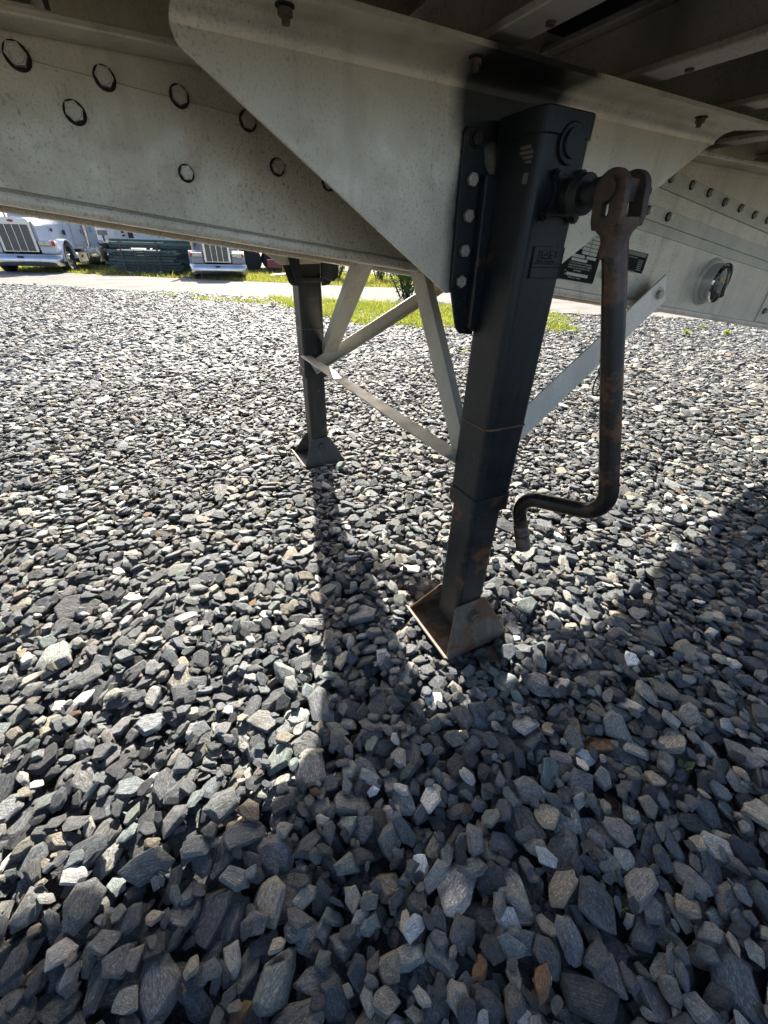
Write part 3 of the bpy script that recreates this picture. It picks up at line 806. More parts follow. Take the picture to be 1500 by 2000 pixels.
mb = MB(); mb.cyl((SX, yf, SZ), (SX, 0.628, SZ), 0.0265, 0.0255, n=28); mb.cyl((SX, 0.640, SZ), (SX, 0.622, SZ), 0.030, n=28)
mb.build('shaft_boss', M_RUBBER, NEAR, 0.0015, 1)
bx0, bx1, bz0, bz1 = 0.664, 0.742, 1.057, 1.110
mb = MB(); mb.prism(rrect(bx0, bx1, bz0, bz1, .004), 1, yf + .001, yf - .0022)
for (u0, u1, w0, w1) in ((bx0, bx1, bz0, bz0 + .0016), (bx0, bx0 + .0016, bz0, bz1), (bx1 - .0016, bx1, bz0, bz1), (bx0 + .004, bx1 - .004, bz0 + .0185, bz0 + .0195), (bx0 + .004, bx1 - .004, bz0 + .0245, bz0 + .0255)):
    mb.prism([(u0, w0), (u1, w0), (u1, w1), (u0, w1)], 1, yf - .002, yf - .0036)
mb.build('maker_badge', M_LEG, NEAR, 0.0006, 1)
RX = Matrix.Rotation(math.radians(90), 4, 'X')
def front_text(txt, size, x, z, y, name, mat, parent, tilt=0.0, ex=0.0006, align='LEFT', squash=1.0):
    return text_mesh(txt, size, Matrix.Translation((x, y, z)) @ Matrix.Rotation(tilt, 4, 'Y') @ RX @ Matrix.Diagonal((squash, 1, 1, 1)), name, mat, parent, ex, align)
front_text('JOST', 0.0175, bx0 + .012, bz1 - .0175, yf - .0024, 'badge_lettering', M_LEG, NEAR, ex=0.0011, squash=1.45)
for k, s_ in enumerate(('INTERNATIONAL', 'LANDING GEAR', 'MODEL  SERIAL NO')):
    front_text(s_, 0.0052, bx0 + .012, bz0 + .030 - 0 * k + (2 - k) * .0052 - .003, yf - .0024, 'badge_lettering', M_LEG, NEAR, ex=0.0007)
# worn sticker on the left face of the housing
M_STICK = simple('torn_sticker', (0.16, 0.15, 0.13), 0.7, 0, 0.5, 60, 0, 0.4, (0.02, 0.02, 0.02), 60)
mb = MB(); xl = cx - 0.0595
for (ya_, yb_, za_, zb_) in ((0.696, 0.722, 1.248, 1.2525), (0.690, 0.722, 1.241, 1.2455), (0.690, 0.713, 1.234, 1.2385), (0.690, 0.705, 1.228, 1.232), (0.692, 0.704, 1.200, 1.216)):
    mb.prism([(ya_, za_), (yb_, za_ + .001), (yb_, zb_), (ya_, zb_)], 0, xl + .001, xl - .0006)
mb.build('torn_sticker', M_STICK, NEAR)

# crank: shaft, clevis, rod ------------------------------------------------------
CK = Vector((0.713, 0.556, SZ))
mb = MB(); mb.cyl((SX, 0.63, SZ), (SX, 0.545, SZ), 0.0165, n=22)
mb.cyl((SX, 0.606, SZ), (SX, 0.592, SZ), 0.0205, 0.0235, n=22); mb.cyl((SX, 0.592, SZ), (SX, 0.584, SZ), 0.0235, 0.019, n=22)
shaft = mb.build('crank_shaft', M_RUBBER, TR, 0.001, 1)
T_ = Vector((0.715, 0.547, 1.125)); B_ = Vector((0.786, 0.421, 0.618)); A_ = Vector((0.747, 0.646, 0.556)); E_ = A_ + (B_ - T_).normalized() * 0.165 + Vector((0.006, 0, 0))
def fillet(pts, r, n=8):
    out = [Vector(pts[0])]
    for p, q, s_ in zip(pts[:-2], pts[1:-1], pts[2:]):
        p, q, s_ = Vector(p), Vector(q), Vector(s_)
        d0 = (p - q).normalized(); d1 = (s_ - q).normalized(); an = d0.angle(d1); tl = r / math.tan(an / 2)
        a0 = q + d0 * tl; a1 = q + d1 * tl; c_ = q + (d0 + d1).normalized() * (r / math.sin(an / 2))
        v0 = a0 - c_; v1 = a1 - c_; th = v0.angle(v1)
        for k in range(n + 1):
            f_ = k / n
            out.append(c_ + (v0 * math.sin((1 - f_) * th) + v1 * math.sin(f_ * th)) / math.sin(th))
    out.append(Vector(pts[-1])); return out
path = fillet([T_, B_, A_, E_], 0.062)
rad = [0.0200] * 2 + [0.0198] * (len(path) - 4) + [0.0178] * 2
HANDLE = MB().tube(path, [0.0203 - 0.0026 * i / (len(path) - 1) for i in range(len(path))], 20).build('crank_handle', M_ROD, TR)
gd = (E_ - A_).normalized(); p_ = A_ + gd * 0.090
mb = MB(); mb.cyl(p_, E_ + gd * .001, 0.0196, n=20); mb.cyl(p_ + gd * .030, p_ + gd * .034, 0.0204, n=20, mat=0); 
mb.build('grip_sleeve', M_ROD, HANDLE, 0.001, 1)
# clevis: two slotted ears joined by a base that necks down onto the rod
ax = (T_ - CK).normalized()                       # downwards along the handle
ex_ = Vector((1, 0, 0)); ex_ = (ex_ - ax * ex_.dot(ax)).normalized(); ey_ = ax.cross(ex_)
mb = MB()
def ear(off, th):
    outer = []
    for k in range(13):
        a_ = math.radians(180 * k / 12); outer.append((0.028 * math.cos(a_), -0.028 * math.sin(a_)))
    outer += [(-0.028, 0.038), (-0.024, 0.050), (0.024, 0.050), (0.028, 0.038)]
    n = len(outer)
    hole = []
    for (u_, w_) in outer:
        an = math.atan2(w_ - 0.022, u_); hx, hy = 0.0075 * math.cos(an), 0.0145 * math.sin(an); hole.append((hx - .004, 0.022 + hy))
    vs = []
    for o_ in (off, off + th):
        for (u_, w_) in outer + hole: vs.append(tuple(CK + ex_ * o_ + ey_ * u_ + ax * w_))
    fs = []
    for i in range(n):
        j = (i + 1) % n
        fs += [(i, j, n + j, n + i), (2 * n + j, 2 * n + i, 3 * n + i, 3 * n + j), (i, 2 * n + i, 2 * n + j, j), (n + i, n + j, 3 * n + j, 3 * n + i)]
    mb.add(vs, fs)
ear(-0.032, 0.014); ear(0.016, 0.014)
mb.build('clevis_ear', M_RUST, HANDLE, 0.0022, 2)
mb = MB()
sec = [(0.039, 0.0325, 0.0275), (0.050, 0.031, 0.026), (0.058, 0.0255, 0.0235), (0.066, 0.0218, 0.0218), (0.092, 0.0208, 0.0208)]
nn = 20; vs = []
for (d_, ru, rv) in sec:
    for k in range(nn):
        a_ = 2 * math.pi * k / nn; c_, s_ = math.cos(a_), math.sin(a_); pw_ = 0.6 if d_ < .052 else 1.0
        vs.append(tuple(CK + ax * d_ + ex_ * (math.copysign(abs(c_) ** pw_, c_) * ru) + ey_ * (math.copysign(abs(s_) ** pw_, s_) * rv)))
mb.add(vs, [(i * nn + k, i * nn + (k + 1) % nn, (i + 1) * nn + (k + 1) % nn, (i + 1) * nn + k) for i in range(len(sec) - 1) for k in range(nn)], 0, True)
mb.add(vs[:nn], [tuple(range(nn))[::-1]])
mb.build('clevis_base', M_RUST, HANDLE)
mb = MB(); mb.cyl(CK - ex_ * 0.036, CK + ex_ * 0.040, 0.010, n=18); mb.cyl(CK + ex_ * 0.032, CK + ex_ * 0.050, 0.0145, n=6, smooth=False); mb.cyl(CK + ex_ * 0.050, CK + ex_ * 0.060, 0.008, n=12)
mb.cyl(CK - ex_ * 0.036, CK - ex_ * 0.040, 0.015, n=18)
mb.box(tuple(CK), (0.030, 0.030, 0.030))
mb.build('clevis_pin', M_RUST, HANDLE, 0.001, 1)

# plates on the beam web ------------------------------------------------------
tl = math.atan(0.105)                       # they follow the neck slope
def web_local(x0, z0):
    c_, s_ = math.cos(tl), math.sin(tl)
    return lambda u, w: (x0 + u * c_ + w * s_ * 0.35, z0 - u * s_ + w * c_)
Wl = web_local(1.078, 1.0395)
def web_rect(mb, W, u0, u1, w0, w1, y0, y1, mat=0, r=0):
    mb.prism([W(u0, w0), W(u1, w0), W(u1, w1), W(u0, w1)], 1, YN - y0, YN - y1, mat)
mb = MB(); W = Wl
mb.prism([W(0, 0.004), W(.004, 0), W(.179, 0), W(.183, .004), W(.183, .152), W(.179, .156), W(.004, .156), W(0, .152)], 1, YN - .0002, YN - .0022)
web_rect(mb, W, -.002, .185, -.0026, .158, .0001, .0016, 1)
PL = mb.build('identification_plate', [M_BLACKLBL, M_WHITELBL], TR)
mb = MB()
for k in range(7):
    w = .071 + k * .0098
    web_rect(mb, W, .096, .127, w, w + .0083, .0022, .0026); web_rect(mb, W, .129, .163, w, w + .0083, .0022, .0026)
web_rect(mb, W, .110, .165, .148, .1535, .0022, .0026)
web_rect(mb, W, .052, .112, .0605, .068, .0022, .0026); web_rect(mb, W, .122, .165, .0605, .068, .0022, .0026)
web_rect(mb, W, .058, .128, .051, .0585, .0022, .0026)
web_rect(mb, W, .052, .149, .0125, .0205, .0022, .0026); web_rect(mb, W, .044, .049, .0135, .0165, .0022, .0026)
mb.build('data_field', M_WHITELBL, PL)
for k, s_ in enumerate(('THIS VEHICLE CONFORMS TO ALL APPLICABLE', 'FEDERAL MOTOR VEHICLE SAFETY STANDARDS', 'IN EFFECT ON THE DATE OF MANUFACTURE', 'SHOWN ABOVE')):
    u = .052 if k < 3 else .078
    p = W(u, .0445 - k * .0064); front_text(s_, 0.0056, p[0], p[1], YN - .0024, 'plate_lettering', M_WHITELBL, PL, tl, 0.0002, squash=0.86)
for s_, u, w, sz in (('VEHICLE TYPE   TRAILER', .062, .0062, .0052), ('VIN', .041, .0225, .0042), ('GVWR', .078, .0815, .0062), ('GAWR', .080, .093, .0062), ('DATE', .134, .1405, .0055), ('PSI', .1135, .0625, .005)):
    p = W(u, w); front_text(s_, sz, p[0], p[1], YN - .0024, 'plate_lettering', M_WHITELBL, PL, tl, 0.0002)
p = W(.059, .0527); front_text('1 2 4 8', .006, p[0], p[1], YN - .0027, 'plate_lettering', M_BLACKLBL, PL, tl, 0.0001) if False else None
Ws = web_local(1.325, 1.0665)
mb = MB()
web_rect(mb, Ws, 0, .166, 0, .056, .0002, .0018); web_rect(mb, Ws, .0, .157, .044, .0545, .0018, .0022, 1)
PS = mb.build('maker_plate', [M_BLACKLBL, M_LBLGREY], TR)
mb = MB()
web_rect(mb, Ws, .02, .115, .0375, .040, .0018, .0021)
for k in range(6): web_rect(mb, Ws, .125, .150, .006 + k * .0053, .009 + k * .0053, .0018, .0021)
web_rect(mb, Ws, .05, .125, .0015, .0032, .0018, .0021)
for (u, w) in ((.161, .051), (.161, .005)): 
    p = Ws(u, w); mb.cyl((p[0], YN - .0018, p[1]), (p[0], YN - .004, p[1]), .003, n=10)
mb.build('maker_plate_print', M_LBLGREY, PS)

# round lamp on the web
lx, lz = 1.905, 1.022
mb = MB(); mb.cyl((lx, YN, lz), (lx, YN - .005, lz), 0.079, n=48, smooth=False); mb.cyl((lx, YN - .004, lz), (lx, YN - .010, lz), 0.077, 0.070, n=48)
LAMP = mb.build('web_lamp', M_GALV_R, TR, 0.001, 1)
mb = MB(); ax2 = Vector((0.10, -1, -0.02)).normalized(); c0 = Vector((lx + .001, YN + .004, lz))
mb.cyl(c0 - ax2 * .010, c0 + ax2 * .040, 0.063, 0.063, n=48)
mb.build('lamp_body', M_BRUSHED, LAMP)
mb = MB()
prev = None; rr_ = [(.036, .064), (.044, .0665), (.050, .064), (.050, .057)]
for (d0, r0), (d1, r1) in zip(rr_[:-1], rr_[1:]): mb.cyl(c0 + ax2 * d0, c0 + ax2 * d1, r0, r1, n=48, caps=False)
mb.build('lamp_ring', M_CHROME, LAMP)
mb = MB(); rr_ = [(.044, .058), (.050, .050), (.0535, .034), (.055, .002)]
for (d0, r0), (d1, r1) in zip(rr_[:-1], rr_[1:]): mb.cyl(c0 + ax2 * d0, c0 + ax2 * d1, r0, r1, n=48, caps=False)
mb.cyl(c0 + ax2 * .042, c0 + ax2 * .0445, .060, n=48)
mb.build('lamp_lens', simple('smoked_lens', (0.05, 0.052, 0.04), 0.07, 0, 0.3, 12), LAMP)
mb = MB(); q0 = c0 + ax2 * .0555; mb.box((0, 0, 0), (0.016, 0.005, 0.100), Matrix.Translation(q0 + Vector((0.020, 0.004, 0))) @ Matrix.Rotation(math.radians(-24), 4, 'Y'))
mb.build('lamp_visor', M_RUBBER, LAMP, 0.003, 2)

# chain with ring hanging on the rear brace
def torus(mb, c, nrm, R0, r, sx=1.0, n=20, k=6):
    nrm = Vector(nrm).normalized(); u = nrm.orthogonal().normalized(); v = nrm.cross(u); c = Vector(c)
    if abs(u.z) > abs(v.z): u, v = v, u
    P = [c + u * math.cos(2 * math.pi * i / n) * R0 * sx + v * math.sin(2 * math.pi * i / n) * R0 for i in range(n)]
    vs = []
    for i in range(n):
        tt = (P[(i + 1) % n] - P[i - 1]).normalized(); aa = nrm; bb2 = tt.cross(aa)
        vs += [tuple(P[i] + (aa * math.cos(2 * math.pi * j / k) + bb2 * math.sin(2 * math.pi * j / k)) * r) for j in range(k)]
    mb.add(vs, [(i * k + j, ((i + 1) % n) * k + j, ((i + 1) % n) * k + (j + 1) % k, i * k + (j + 1) % k) for i in range(n) for j in range(k)], 0, True)
CH = empty('hanging_chain', (1.262, 0.868, 0.72)); tag(CH, 'thin rusty chain with a wire ring hanging on the grey rear brace', 'chain')
cz = 0.865; k = 0
ctop = Vector((1.236, 0.868, 0.864))
for k in range(7):
    mb = MB(); torus(mb, ctop + Vector((0.0022 * k, 0.002 * math.sin(k), -0.0152 * k)), (1, 0.3, 0) if k % 2 else (0.3, -1, 0), 0.0105, 0.0022, 0.6, 14, 6)
    mb.build('chain_link', M_RUST, CH)
mb = MB(); torus(mb, ctop + Vector((0.016, 0.0, -0.0152 * 6 - 0.037)), (0.35, -1, 0.1), 0.0335, 0.0026, 1.0, 32, 8)
mb.build('ring', M_RUST, CH)

# ------------------------------------------------------------------ vegetation
M_GRASS = translucent('sunlit_grass', (0.10, 0.16, 0.025), (0.24, 0.27, 0.045), 2.5)
M_DRYGRASS = translucent('dry_grass', (0.20, 0.20, 0.07), (0.34, 0.30, 0.14), 3.0)
M_LEAF = translucent('shrub_leaf', (0.035, 0.075, 0.018), (0.09, 0.16, 0.03), 4.0)
M_BARK = simple('shrub_bark', (0.06, 0.048, 0.038), 0.9, 0, 0.3, 20, 0.4)

def blades(name, pts, hgt, wid, mats, dryfrac):
    n = len(pts); yaw = rng.uniform(0, 2 * math.pi, n); h = hgt * np.exp(rng.normal(0, .35, n)); wd = wid * rng.uniform(.7, 1.3, n)
    lean = rng.normal(0, .45, (n, 2)) * h[:, None]
    dx = np.cos(yaw) * wd / 2; dy = np.sin(yaw) * wd / 2
    z0 = pts[:, 2]
    v = np.zeros((n, 5, 3))
    v[:, 0] = np.stack([pts[:, 0] - dx, pts[:, 1] - dy, z0], 1); v[:, 1] = np.stack([pts[:, 0] + dx, pts[:, 1] + dy, z0], 1)
    mx = pts[:, 0] + lean[:, 0] * .4; my = pts[:, 1] + lean[:, 1] * .4
    v[:, 2] = np.stack([mx + dx * .8, my + dy * .8, z0 + h * .55], 1); v[:, 3] = np.stack([mx - dx * .8, my - dy * .8, z0 + h * .55], 1)
    v[:, 4] = np.stack([pts[:, 0] + lean[:, 0], pts[:, 1] + lean[:, 1], z0 + h * .95], 1)
    base = np.arange(n) * 5
    f = []
    for q in base: f += [(q, q + 1, q + 2, q + 3), (q + 3, q + 2, q + 4)]
    me = bpy.data.meshes.new(name); me.from_pydata(v.reshape(-1, 3).tolist(), [], f)
    for mm in mats: me.materials.append(mm)
    mi = np.repeat((rng.random(n) < dryfrac).astype(np.int32), 2); me.polygons.foreach_set('material_index', mi)
    me.update(); o = bpy.data.objects.new(name, me); COL.objects.link(o); return o

def vnoise(x, y, s, seed):
    r = np.random.default_rng(seed); a = r.uniform(0, 6.28, 6); fx = r.normal(0, s, 6); fy = r.normal(0, s, 6)
    return sum(np.sin(x * fx[i] + y * fy[i] + a[i]) for i in range(6)) / 3
# grass patch between the gravel and the road
n = 190000
sx = rng.uniform(-0.6, 8.6, n); sy = rng.uniform(5.0, 14.2, n)
dist = (road_near(sx) - sy) * 0.777              # metres in front of the road edge
along = sx
lim = np.interp(along, [-0.6, 0.6, 2.2, 3.2, 5.0, 6.6, 7.4, 8.6], [0.0, 1.1, 2.1, 3.2, 3.3, 2.3, 0.9, 0.25])
dens = np.clip((lim - dist) / 0.7 + 0.55 * vnoise(sx, sy, 2.2, 3), 0, 1) * np.where(along < 2.6, np.clip(0.06 + 0.22 * vnoise(sx, sy, 3.1, 5), .0, .4), 0.55 + 0.25 * vnoise(sx, sy, 4.0, 6))
ok = (dist > 0.02) & (rng.random(n) < dens)
pts = np.stack([sx[ok], sy[ok], np.full(ok.sum(), -0.012)], 1)
tag(blades('grass', pts, 0.075, 0.012, [M_GRASS, M_DRYGRASS], 0.22), 'short sunlit yellow-green grass between gravel and road', 'grass', kind='stuff')
# verge beyond the road, under and around the parked things
n = 90000
sx = rng.uniform(-9, 13.5, n); off = rng.uniform(0.0, 7.5, n) ** 1.0; sy = road_far(sx) + off / 0.777
dens = np.clip(0.62 + 0.55 * vnoise(sx, sy, 1.6, 9), 0.08, 1)
ok = rng.random(n) < dens
pts = np.stack([sx[ok], sy[ok], np.full(ok.sum(), -0.055)], 1)
tag(blades('grass', pts, 0.105, 0.022, [M_GRASS, M_DRYGRASS], 0.5), 'tufty half dry grass verge under the parked trucks', 'grass', kind='stuff')

# small weeds in the gravel
def weed(x, y, r, nl, seed, lab):
    rr_ = random.Random(seed); root = empty('weed_sprout', (x, y, -0.005))
    tag(root, lab, 'weed', 'weeds: ' + lab[:24])
    mb = MB()
    for k in range(nl):
        a = rr_.uniform(0, 6.28); el = rr_.uniform(.3, 1.3); l = r * rr_.uniform(.6, 1.3); w_ = l * rr_.uniform(.10, .28)
        d = Vector((math.cos(a) * math.cos(el), math.sin(a) * math.cos(el), math.sin(el))); s_ = Vector((-math.sin(a), math.cos(a), 0))
        p0 = Vector((x, y, 0.0)); p1 = p0 + d * l * .55; p2 = p0 + d * l + Vector((0, 0, -l * .15))
        mb.add([tuple(p0), tuple(p1 + s_ * w_), tuple(p2), tuple(p1 - s_ * w_)], [(0, 1, 2, 3)])
    mb.build('leaf', M_GRASS, root)
def ground_at(px, py):
    v_ = RW @ np.array([px - 750, py - 1000, FPX]); t_ = -1.1 / v_[2]; return (CAM + v_ * t_)[:2]
for k, (px, py, r, nl) in enumerate([(1243, 832, .035, 9), (1180, 886, .04, 12), (1150, 852, .03, 8), (1408, 1115, .035, 9), (1395, 1165, .03, 8), (1215, 1772, .022, 6), (1330, 1505, .05, 5), (1395, 1790, .028, 6),
                                     (130, 1412, .025, 6), (745, 1052, .03, 8), (1122, 1335, .025, 7), (1270, 1320, .02, 5), (1172, 1068, .025, 7), (1082, 632, .09, 26), (1105, 640, .08, 20), (1340, 652, .09, 20), (1418, 655, .1, 22), (1372, 640, .08, 16), (905, 690, .06, 12)]):
    q = ground_at(px, py)
    lab = ('tiny green weed in the sunlit gravel beside the black crank rod' if k < 3 else 'green weed where the trailer shadow starts at the gravel' if k in (3, 4) else
           'bright grass tuft at the gravel edge behind the near landing leg' if k in (13, 14) else 'bright grass tuft in the gravel below the round web lamp' if k in (15, 16, 17) else
           'green sprout in the sunlit gravel between the two landing legs' if k in (9, 18) else 'green sprout just in front of the crank grip' if k == 12 else
           'single green sprout in the sunlit gravel left of the leg shadow' if k == 8 else 'small green weed in the shaded foreground gravel')
    weed(q[0], q[1], r, nl, 50 + k, lab)

def shrub(name, loc, h, spread, nst, nleaf, label, seed, leaf=0.05):
    rr_ = random.Random(seed); root = empty(name, loc); tag(root, label, 'shrub')
    base = Vector(loc); mb = MB(); lv = []
    tips = []
    for k in range(nst):
        a = rr_.uniform(0, 6.28); q = rr_.uniform(.15, 1.0) * spread
        p0 = base + Vector((rr_.uniform(-.12, .12), rr_.uniform(-.12, .12), -0.02))
        p2 = base + Vector((math.cos(a) * q, math.sin(a) * q, h * rr_.uniform(.65, 1.05)))
        p1 = p0.lerp(p2, .5) + Vector((rr_.uniform(-.08, .08), rr_.uniform(-.08, .08), h * .08))
        mb.tube([p0, p1, p2], [0.022, 0.013, 0.004], 6); tips.append((p0, p1, p2))
        for j in range(3):
            s0 = p1.lerp(p2, rr_.uniform(0, .8)); s1 = s0 + Vector((rr_.uniform(-.3, .3), rr_.uniform(-.3, .3), rr_.uniform(.05, .35))) * h * .5
            mb.tube([s0, s1], [0.007, 0.003], 5); tips.append((s0, s0.lerp(s1, .5), s1))
    mb.build('trunk', M_BARK, root)
    ml = MB()
    for k in range(nleaf):
        p0, p1, p2 = rr_.choice(tips); f_ = rr_.random() ** .85
        c = (p0.lerp(p1, f_ * 2) if f_ < .5 else p1.lerp(p2, f_ * 2 - 1))
        if c.z < base.z + h * .14 and rr_.random() < .8: continue
        c = c + Vector((rr_.gauss(0, .07), rr_.gauss(0, .07), rr_.gauss(0, .05))) * (h / .9)
        d = Vector((rr_.gauss(0, 1), rr_.gauss(0, 1), rr_.gauss(0, .6))).normalized(); s_ = d.orthogonal().normalized(); l = leaf * rr_.uniform(.6, 1.3)
        ml.add([tuple(c), tuple(c + d * l * .5 + s_ * l * .24), tuple(c + d * l), tuple(c + d * l * .5 - s_ * l * .24)], [(0, 1, 2, 3)])
    ml.build('crown', M_LEAF, root)
shrub('roadside_shrub', (6.05, 10.5, -0.02), 1.0, 0.85, 16, 9000, 'leafy multi-stemmed shrub in the grass beside the road edge', 3, .065)
shrub('roadside_shrub', (6.95, 17.7, -0.05), 1.7, 1.0, 12, 7000, 'dark round shrub beyond the road behind the far landing leg', 4, .085)
shrub('roadside_shrub', (8.6, 17.2, -0.05), 1.5, 1.1, 12, 6000, 'pale sunlit shrub on the verge across the road', 5, .085)
shrub('roadside_shrub', (10.4, 16.3, -0.05), 1.9, 1.2, 10, 2600, 'tall loose shrub at the end of the verge', 8, .09)

# ------------------------------------------------------------------ background vehicles (local: +Y is the back of the truck, +X its viewer's right side)
def wheel(mb_name, parent, x, y, r, w_, side):
    mb = MB(); prof = [(0.60, 0.5), (0.93, 0.5), (1.0, 0.36), (1.0, -0.36), (0.93, -0.5), (0.60, -0.5)]
    n = 32; vs = []
    for i in range(n):
        a = 2 * math.pi * i / n
        for (q, o_) in prof: vs.append((x + o_ * w_, y + math.cos(a) * r * q, r + math.sin(a) * r * q))
    k = len(prof)
    mb.add(vs, [(i * k + j, ((i + 1) % n) * k + j, ((i + 1) % n) * k + (j + 1) % k, i * k + (j + 1) % k) for i in range(n) for j in range(k)], 0, True)
    wh = mb.build('wheel', M_TYRE, parent)
    mb = MB(); xo = x + side * w_ * .40
    mb.cyl((xo - side * .10, y, r), (xo, y, r), r * .60, r * .58, n=28); mb.cyl((xo, y, r), (xo + side * .05, y, r), r * .30, r * .24, n=20)
    for i in range(10):
        a = 2 * math.pi * i / 10; mb.cyl((xo, y + math.cos(a) * r * .42, r + math.sin(a) * r * .42), (xo + side * .03, y + math.cos(a) * r * .42, r + math.sin(a) * r * .42), .018, n=6)
    mb.build('rim', M_CHROME, wh)
    return wh

def loft(mb, secs, mat=0, smooth=False):
    """secs: list of (y, [(x,z)...]) closed outlines with equal counts"""
    n = len(secs[0][1]); vs = [(x, y, z) for y, o_ in secs for x, z in o_]
    mb.add(vs, [(i * n + j, i * n + (j + 1) % n, (i + 1) * n + (j + 1) % n, (i + 1) * n + j) for i in range(len(secs) - 1) for j in range(n)], mat, smooth)
    mb.add(vs[:n], [tuple(range(n))[::-1]], mat); mb.add(vs[-n:], [tuple(range(n))], mat)

def tractor(loc, yaw, label, sleeper, damaged):
    T = empty('parked_truck', (0, 0, 0)); tag(T, label, 'truck', 'parked white trucks')
    hw = 1.20
    mb = MB()                                            # bumper with bent-back ends
    xs_ = [-hw - .02, -hw + .22, -.3, .3, hw - .22, hw + .02]; ys_ = [.22, .05, 0, 0, .05, .22] if not damaged else [.30, .04, 0, 0, .03, .10]
    zl = [.27] * 6 if not damaged else [.20, .26, .24, .24, .24, .24]
    vs = []
    for x, y, z in zip(xs_, ys_, zl): vs += [(x, y, z), (x, y - .03, z + .16), (x, y, .64)]
    vs += [(x, y + .05, z) for x, y, z in vs]
    m3 = len(xs_) * 3
    fs = []
    for i in range(5):
        for j in range(2): fs += [(i * 3 + j, i * 3 + 3 + j, i * 3 + 4 + j, i * 3 + 1 + j), (m3 + i * 3 + j, m3 + i * 3 + 1 + j, m3 + i * 3 + 4 + j, m3 + i * 3 + 3 + j)]
        fs += [(i * 3, m3 + i * 3, m3 + i * 3 + 3, i * 3 + 3), (i * 3 + 2, i * 3 + 5, m3 + i * 3 + 5, m3 + i * 3 + 2)]
    fs += [(0, 1, m3 + 1, m3), (1, 2, m3 + 2, m3 + 1), (15, m3 + 15, m3 + 16, 16), (16, m3 + 16, m3 + 17, 17)]
    mb.add(vs, fs, 0, True)
    bp = mb.build('bumper', M_CHROME, T)
    mb = MB(); mb.box((-.05, -.028, .56), (.20, .03, .045)); mb.build('tow_slot', M_DARK, bp)
    # radiator grille
    mb = MB(); mb.prism([(-.56, .70), (.56, .70), (.56, 1.62), (.50, 1.72), (-.50, 1.72), (-.56, 1.62)], 1, .16, .45)
    gf = mb.build('grille_surround', M_BRUSHED, T, .02, 2)
    mb = MB(); mb.box((0, .155, 1.14), (.94, .02, .80)); mb.build('grille', M_GRILLE, T)
    for x in (-.235, 0, .235):
        mb = MB(); mb.box((x, .14, 1.14), (.022, .02, .80)); mb.build('grille_bar', M_BRUSHED, T)
    mb = MB(); mb.cyl((0, .165, 1.645), (0, .150, 1.645), .10, n=20); o = mb.build('grille_emblem', M_RED, T); o.scale = (1, 1, .42)
    # hood
    def osec(wb, wt, zb, zt): return [(-wb, zb), (wb, zb), (wb, zt - .22), (wt, zt - .05), (wt * .6, zt), (-wt * .6, zt), (-wt, zt - .05), (-wb, zt - .22)]
    mb = MB(); loft(mb, [(.30, osec(.60, .52, .80, 1.72)), (1.2, osec(.72, .62, .80, 1.78)), (2.45, osec(.88, .78, .80, 1.86))], 0)
    mb.build('hood', M_WHITE, T, .03, 2, 20)
    for s_ in (-1, 1):
        mb = MB(); mb.cyl((s_ * .885, 2.15, 1.36), (s_ * .93, 2.15, 1.36), .09, n=18); mb.build('air_intake', M_DARK, T)
        mb = MB(); mb.box((s_ * .79, 1.30, 1.42), (.02, .16, .10)); mb.build('hood_emblem', M_DARK, T)
        # fender as an arc
        mb = MB(); arc = []
        for k in range(11):
            a = math.radians(-8 + 190 * k / 10); arc.append((1.15 - math.cos(a) * .66, .50 + math.sin(a) * .64))
        arc = [(y, z) for y, z in arc] + [(y * .94 + 1.15 * .06, z * .94 + .5 * .06) for y, z in arc[::-1]]
        mb.prism(arc, 0, s_ * .70, s_ * 1.21); mb.build('fender', M_WHITE, T, .015, 2)
        mb = MB(); mb.box((s_ * .86, .34, .86), (.50, .34, .42)); mb.build('fender_nose', M_WHITE if not damaged else M_BRUSHED, T, .06, 3)
        hl = MB(); hl.box((s_ * .84, .155, .985), (.42, .06, .17)); hl = hl.build('headlight', M_CHROME, T, .02, 2)
        for q in (-.10, .08):
            mb = MB(); mb.box((s_ * (.84 + q), .122, .985), (.15, .02, .115)); mb.build('lens', M_LENS, hl, .01, 1)
        mb = MB(); mb.box((s_ * 1.09, .16, .99), (.09, .10, .16)); mb.build('marker_lamp', M_RED, T, .02, 2)
        wheel('wheel', T, s_ * 1.02, 1.15, .51, .29, s_)
    # cab
    def csec(w0, z0, z1): return [(-w0, z0), (w0, z0), (w0, z1 - .1), (w0 - .12, z1), (-w0 + .12, z1), (-w0, z1 - .1)]
    mb = MB(); loft(mb, [(2.42, csec(.96, .80, 1.84)), (2.50, csec(.99, .80, 1.92)), (2.86, csec(1.0, .80, 2.75)), (4.05, csec(1.02, .80, 2.80))])
    cab = mb.build('cab', M_WHITE, T, .03, 2, 15)
    for s_ in (-1, 1):
        mb = MB(); mb.add([(s_ * .06, 2.475, 1.93), (s_ * .86, 2.475, 1.93), (s_ * .80, 2.80, 2.62), (s_ * .06, 2.80, 2.62), (s_ * .06, 2.50, 1.93), (s_ * .86, 2.50, 1.93), (s_ * .80, 2.83, 2.62), (s_ * .06, 2.83, 2.62)],
                          [(0, 1, 2, 3), (7, 6, 5, 4), (0, 4, 5, 1), (1, 5, 6, 2), (2, 6, 7, 3), (3, 7, 4, 0)])
        mb.build('windshield_pane', M_GLASS, T)
        mb = MB(); mb.prism([(2.70, .95), (3.86, .90), (3.86, 2.60), (3.05, 2.58), (2.74, 1.9)], 0, s_ * 1.005, s_ * 1.035); dr = mb.build('door', M_WHITE, T, .02, 2)
        mb = MB(); mb.prism([(2.86, 1.92), (3.72, 1.92), (3.72, 2.50), (3.10, 2.50)], 0, s_ * 1.03, s_ * 1.042); mb.build('window', M_GLASS, dr)
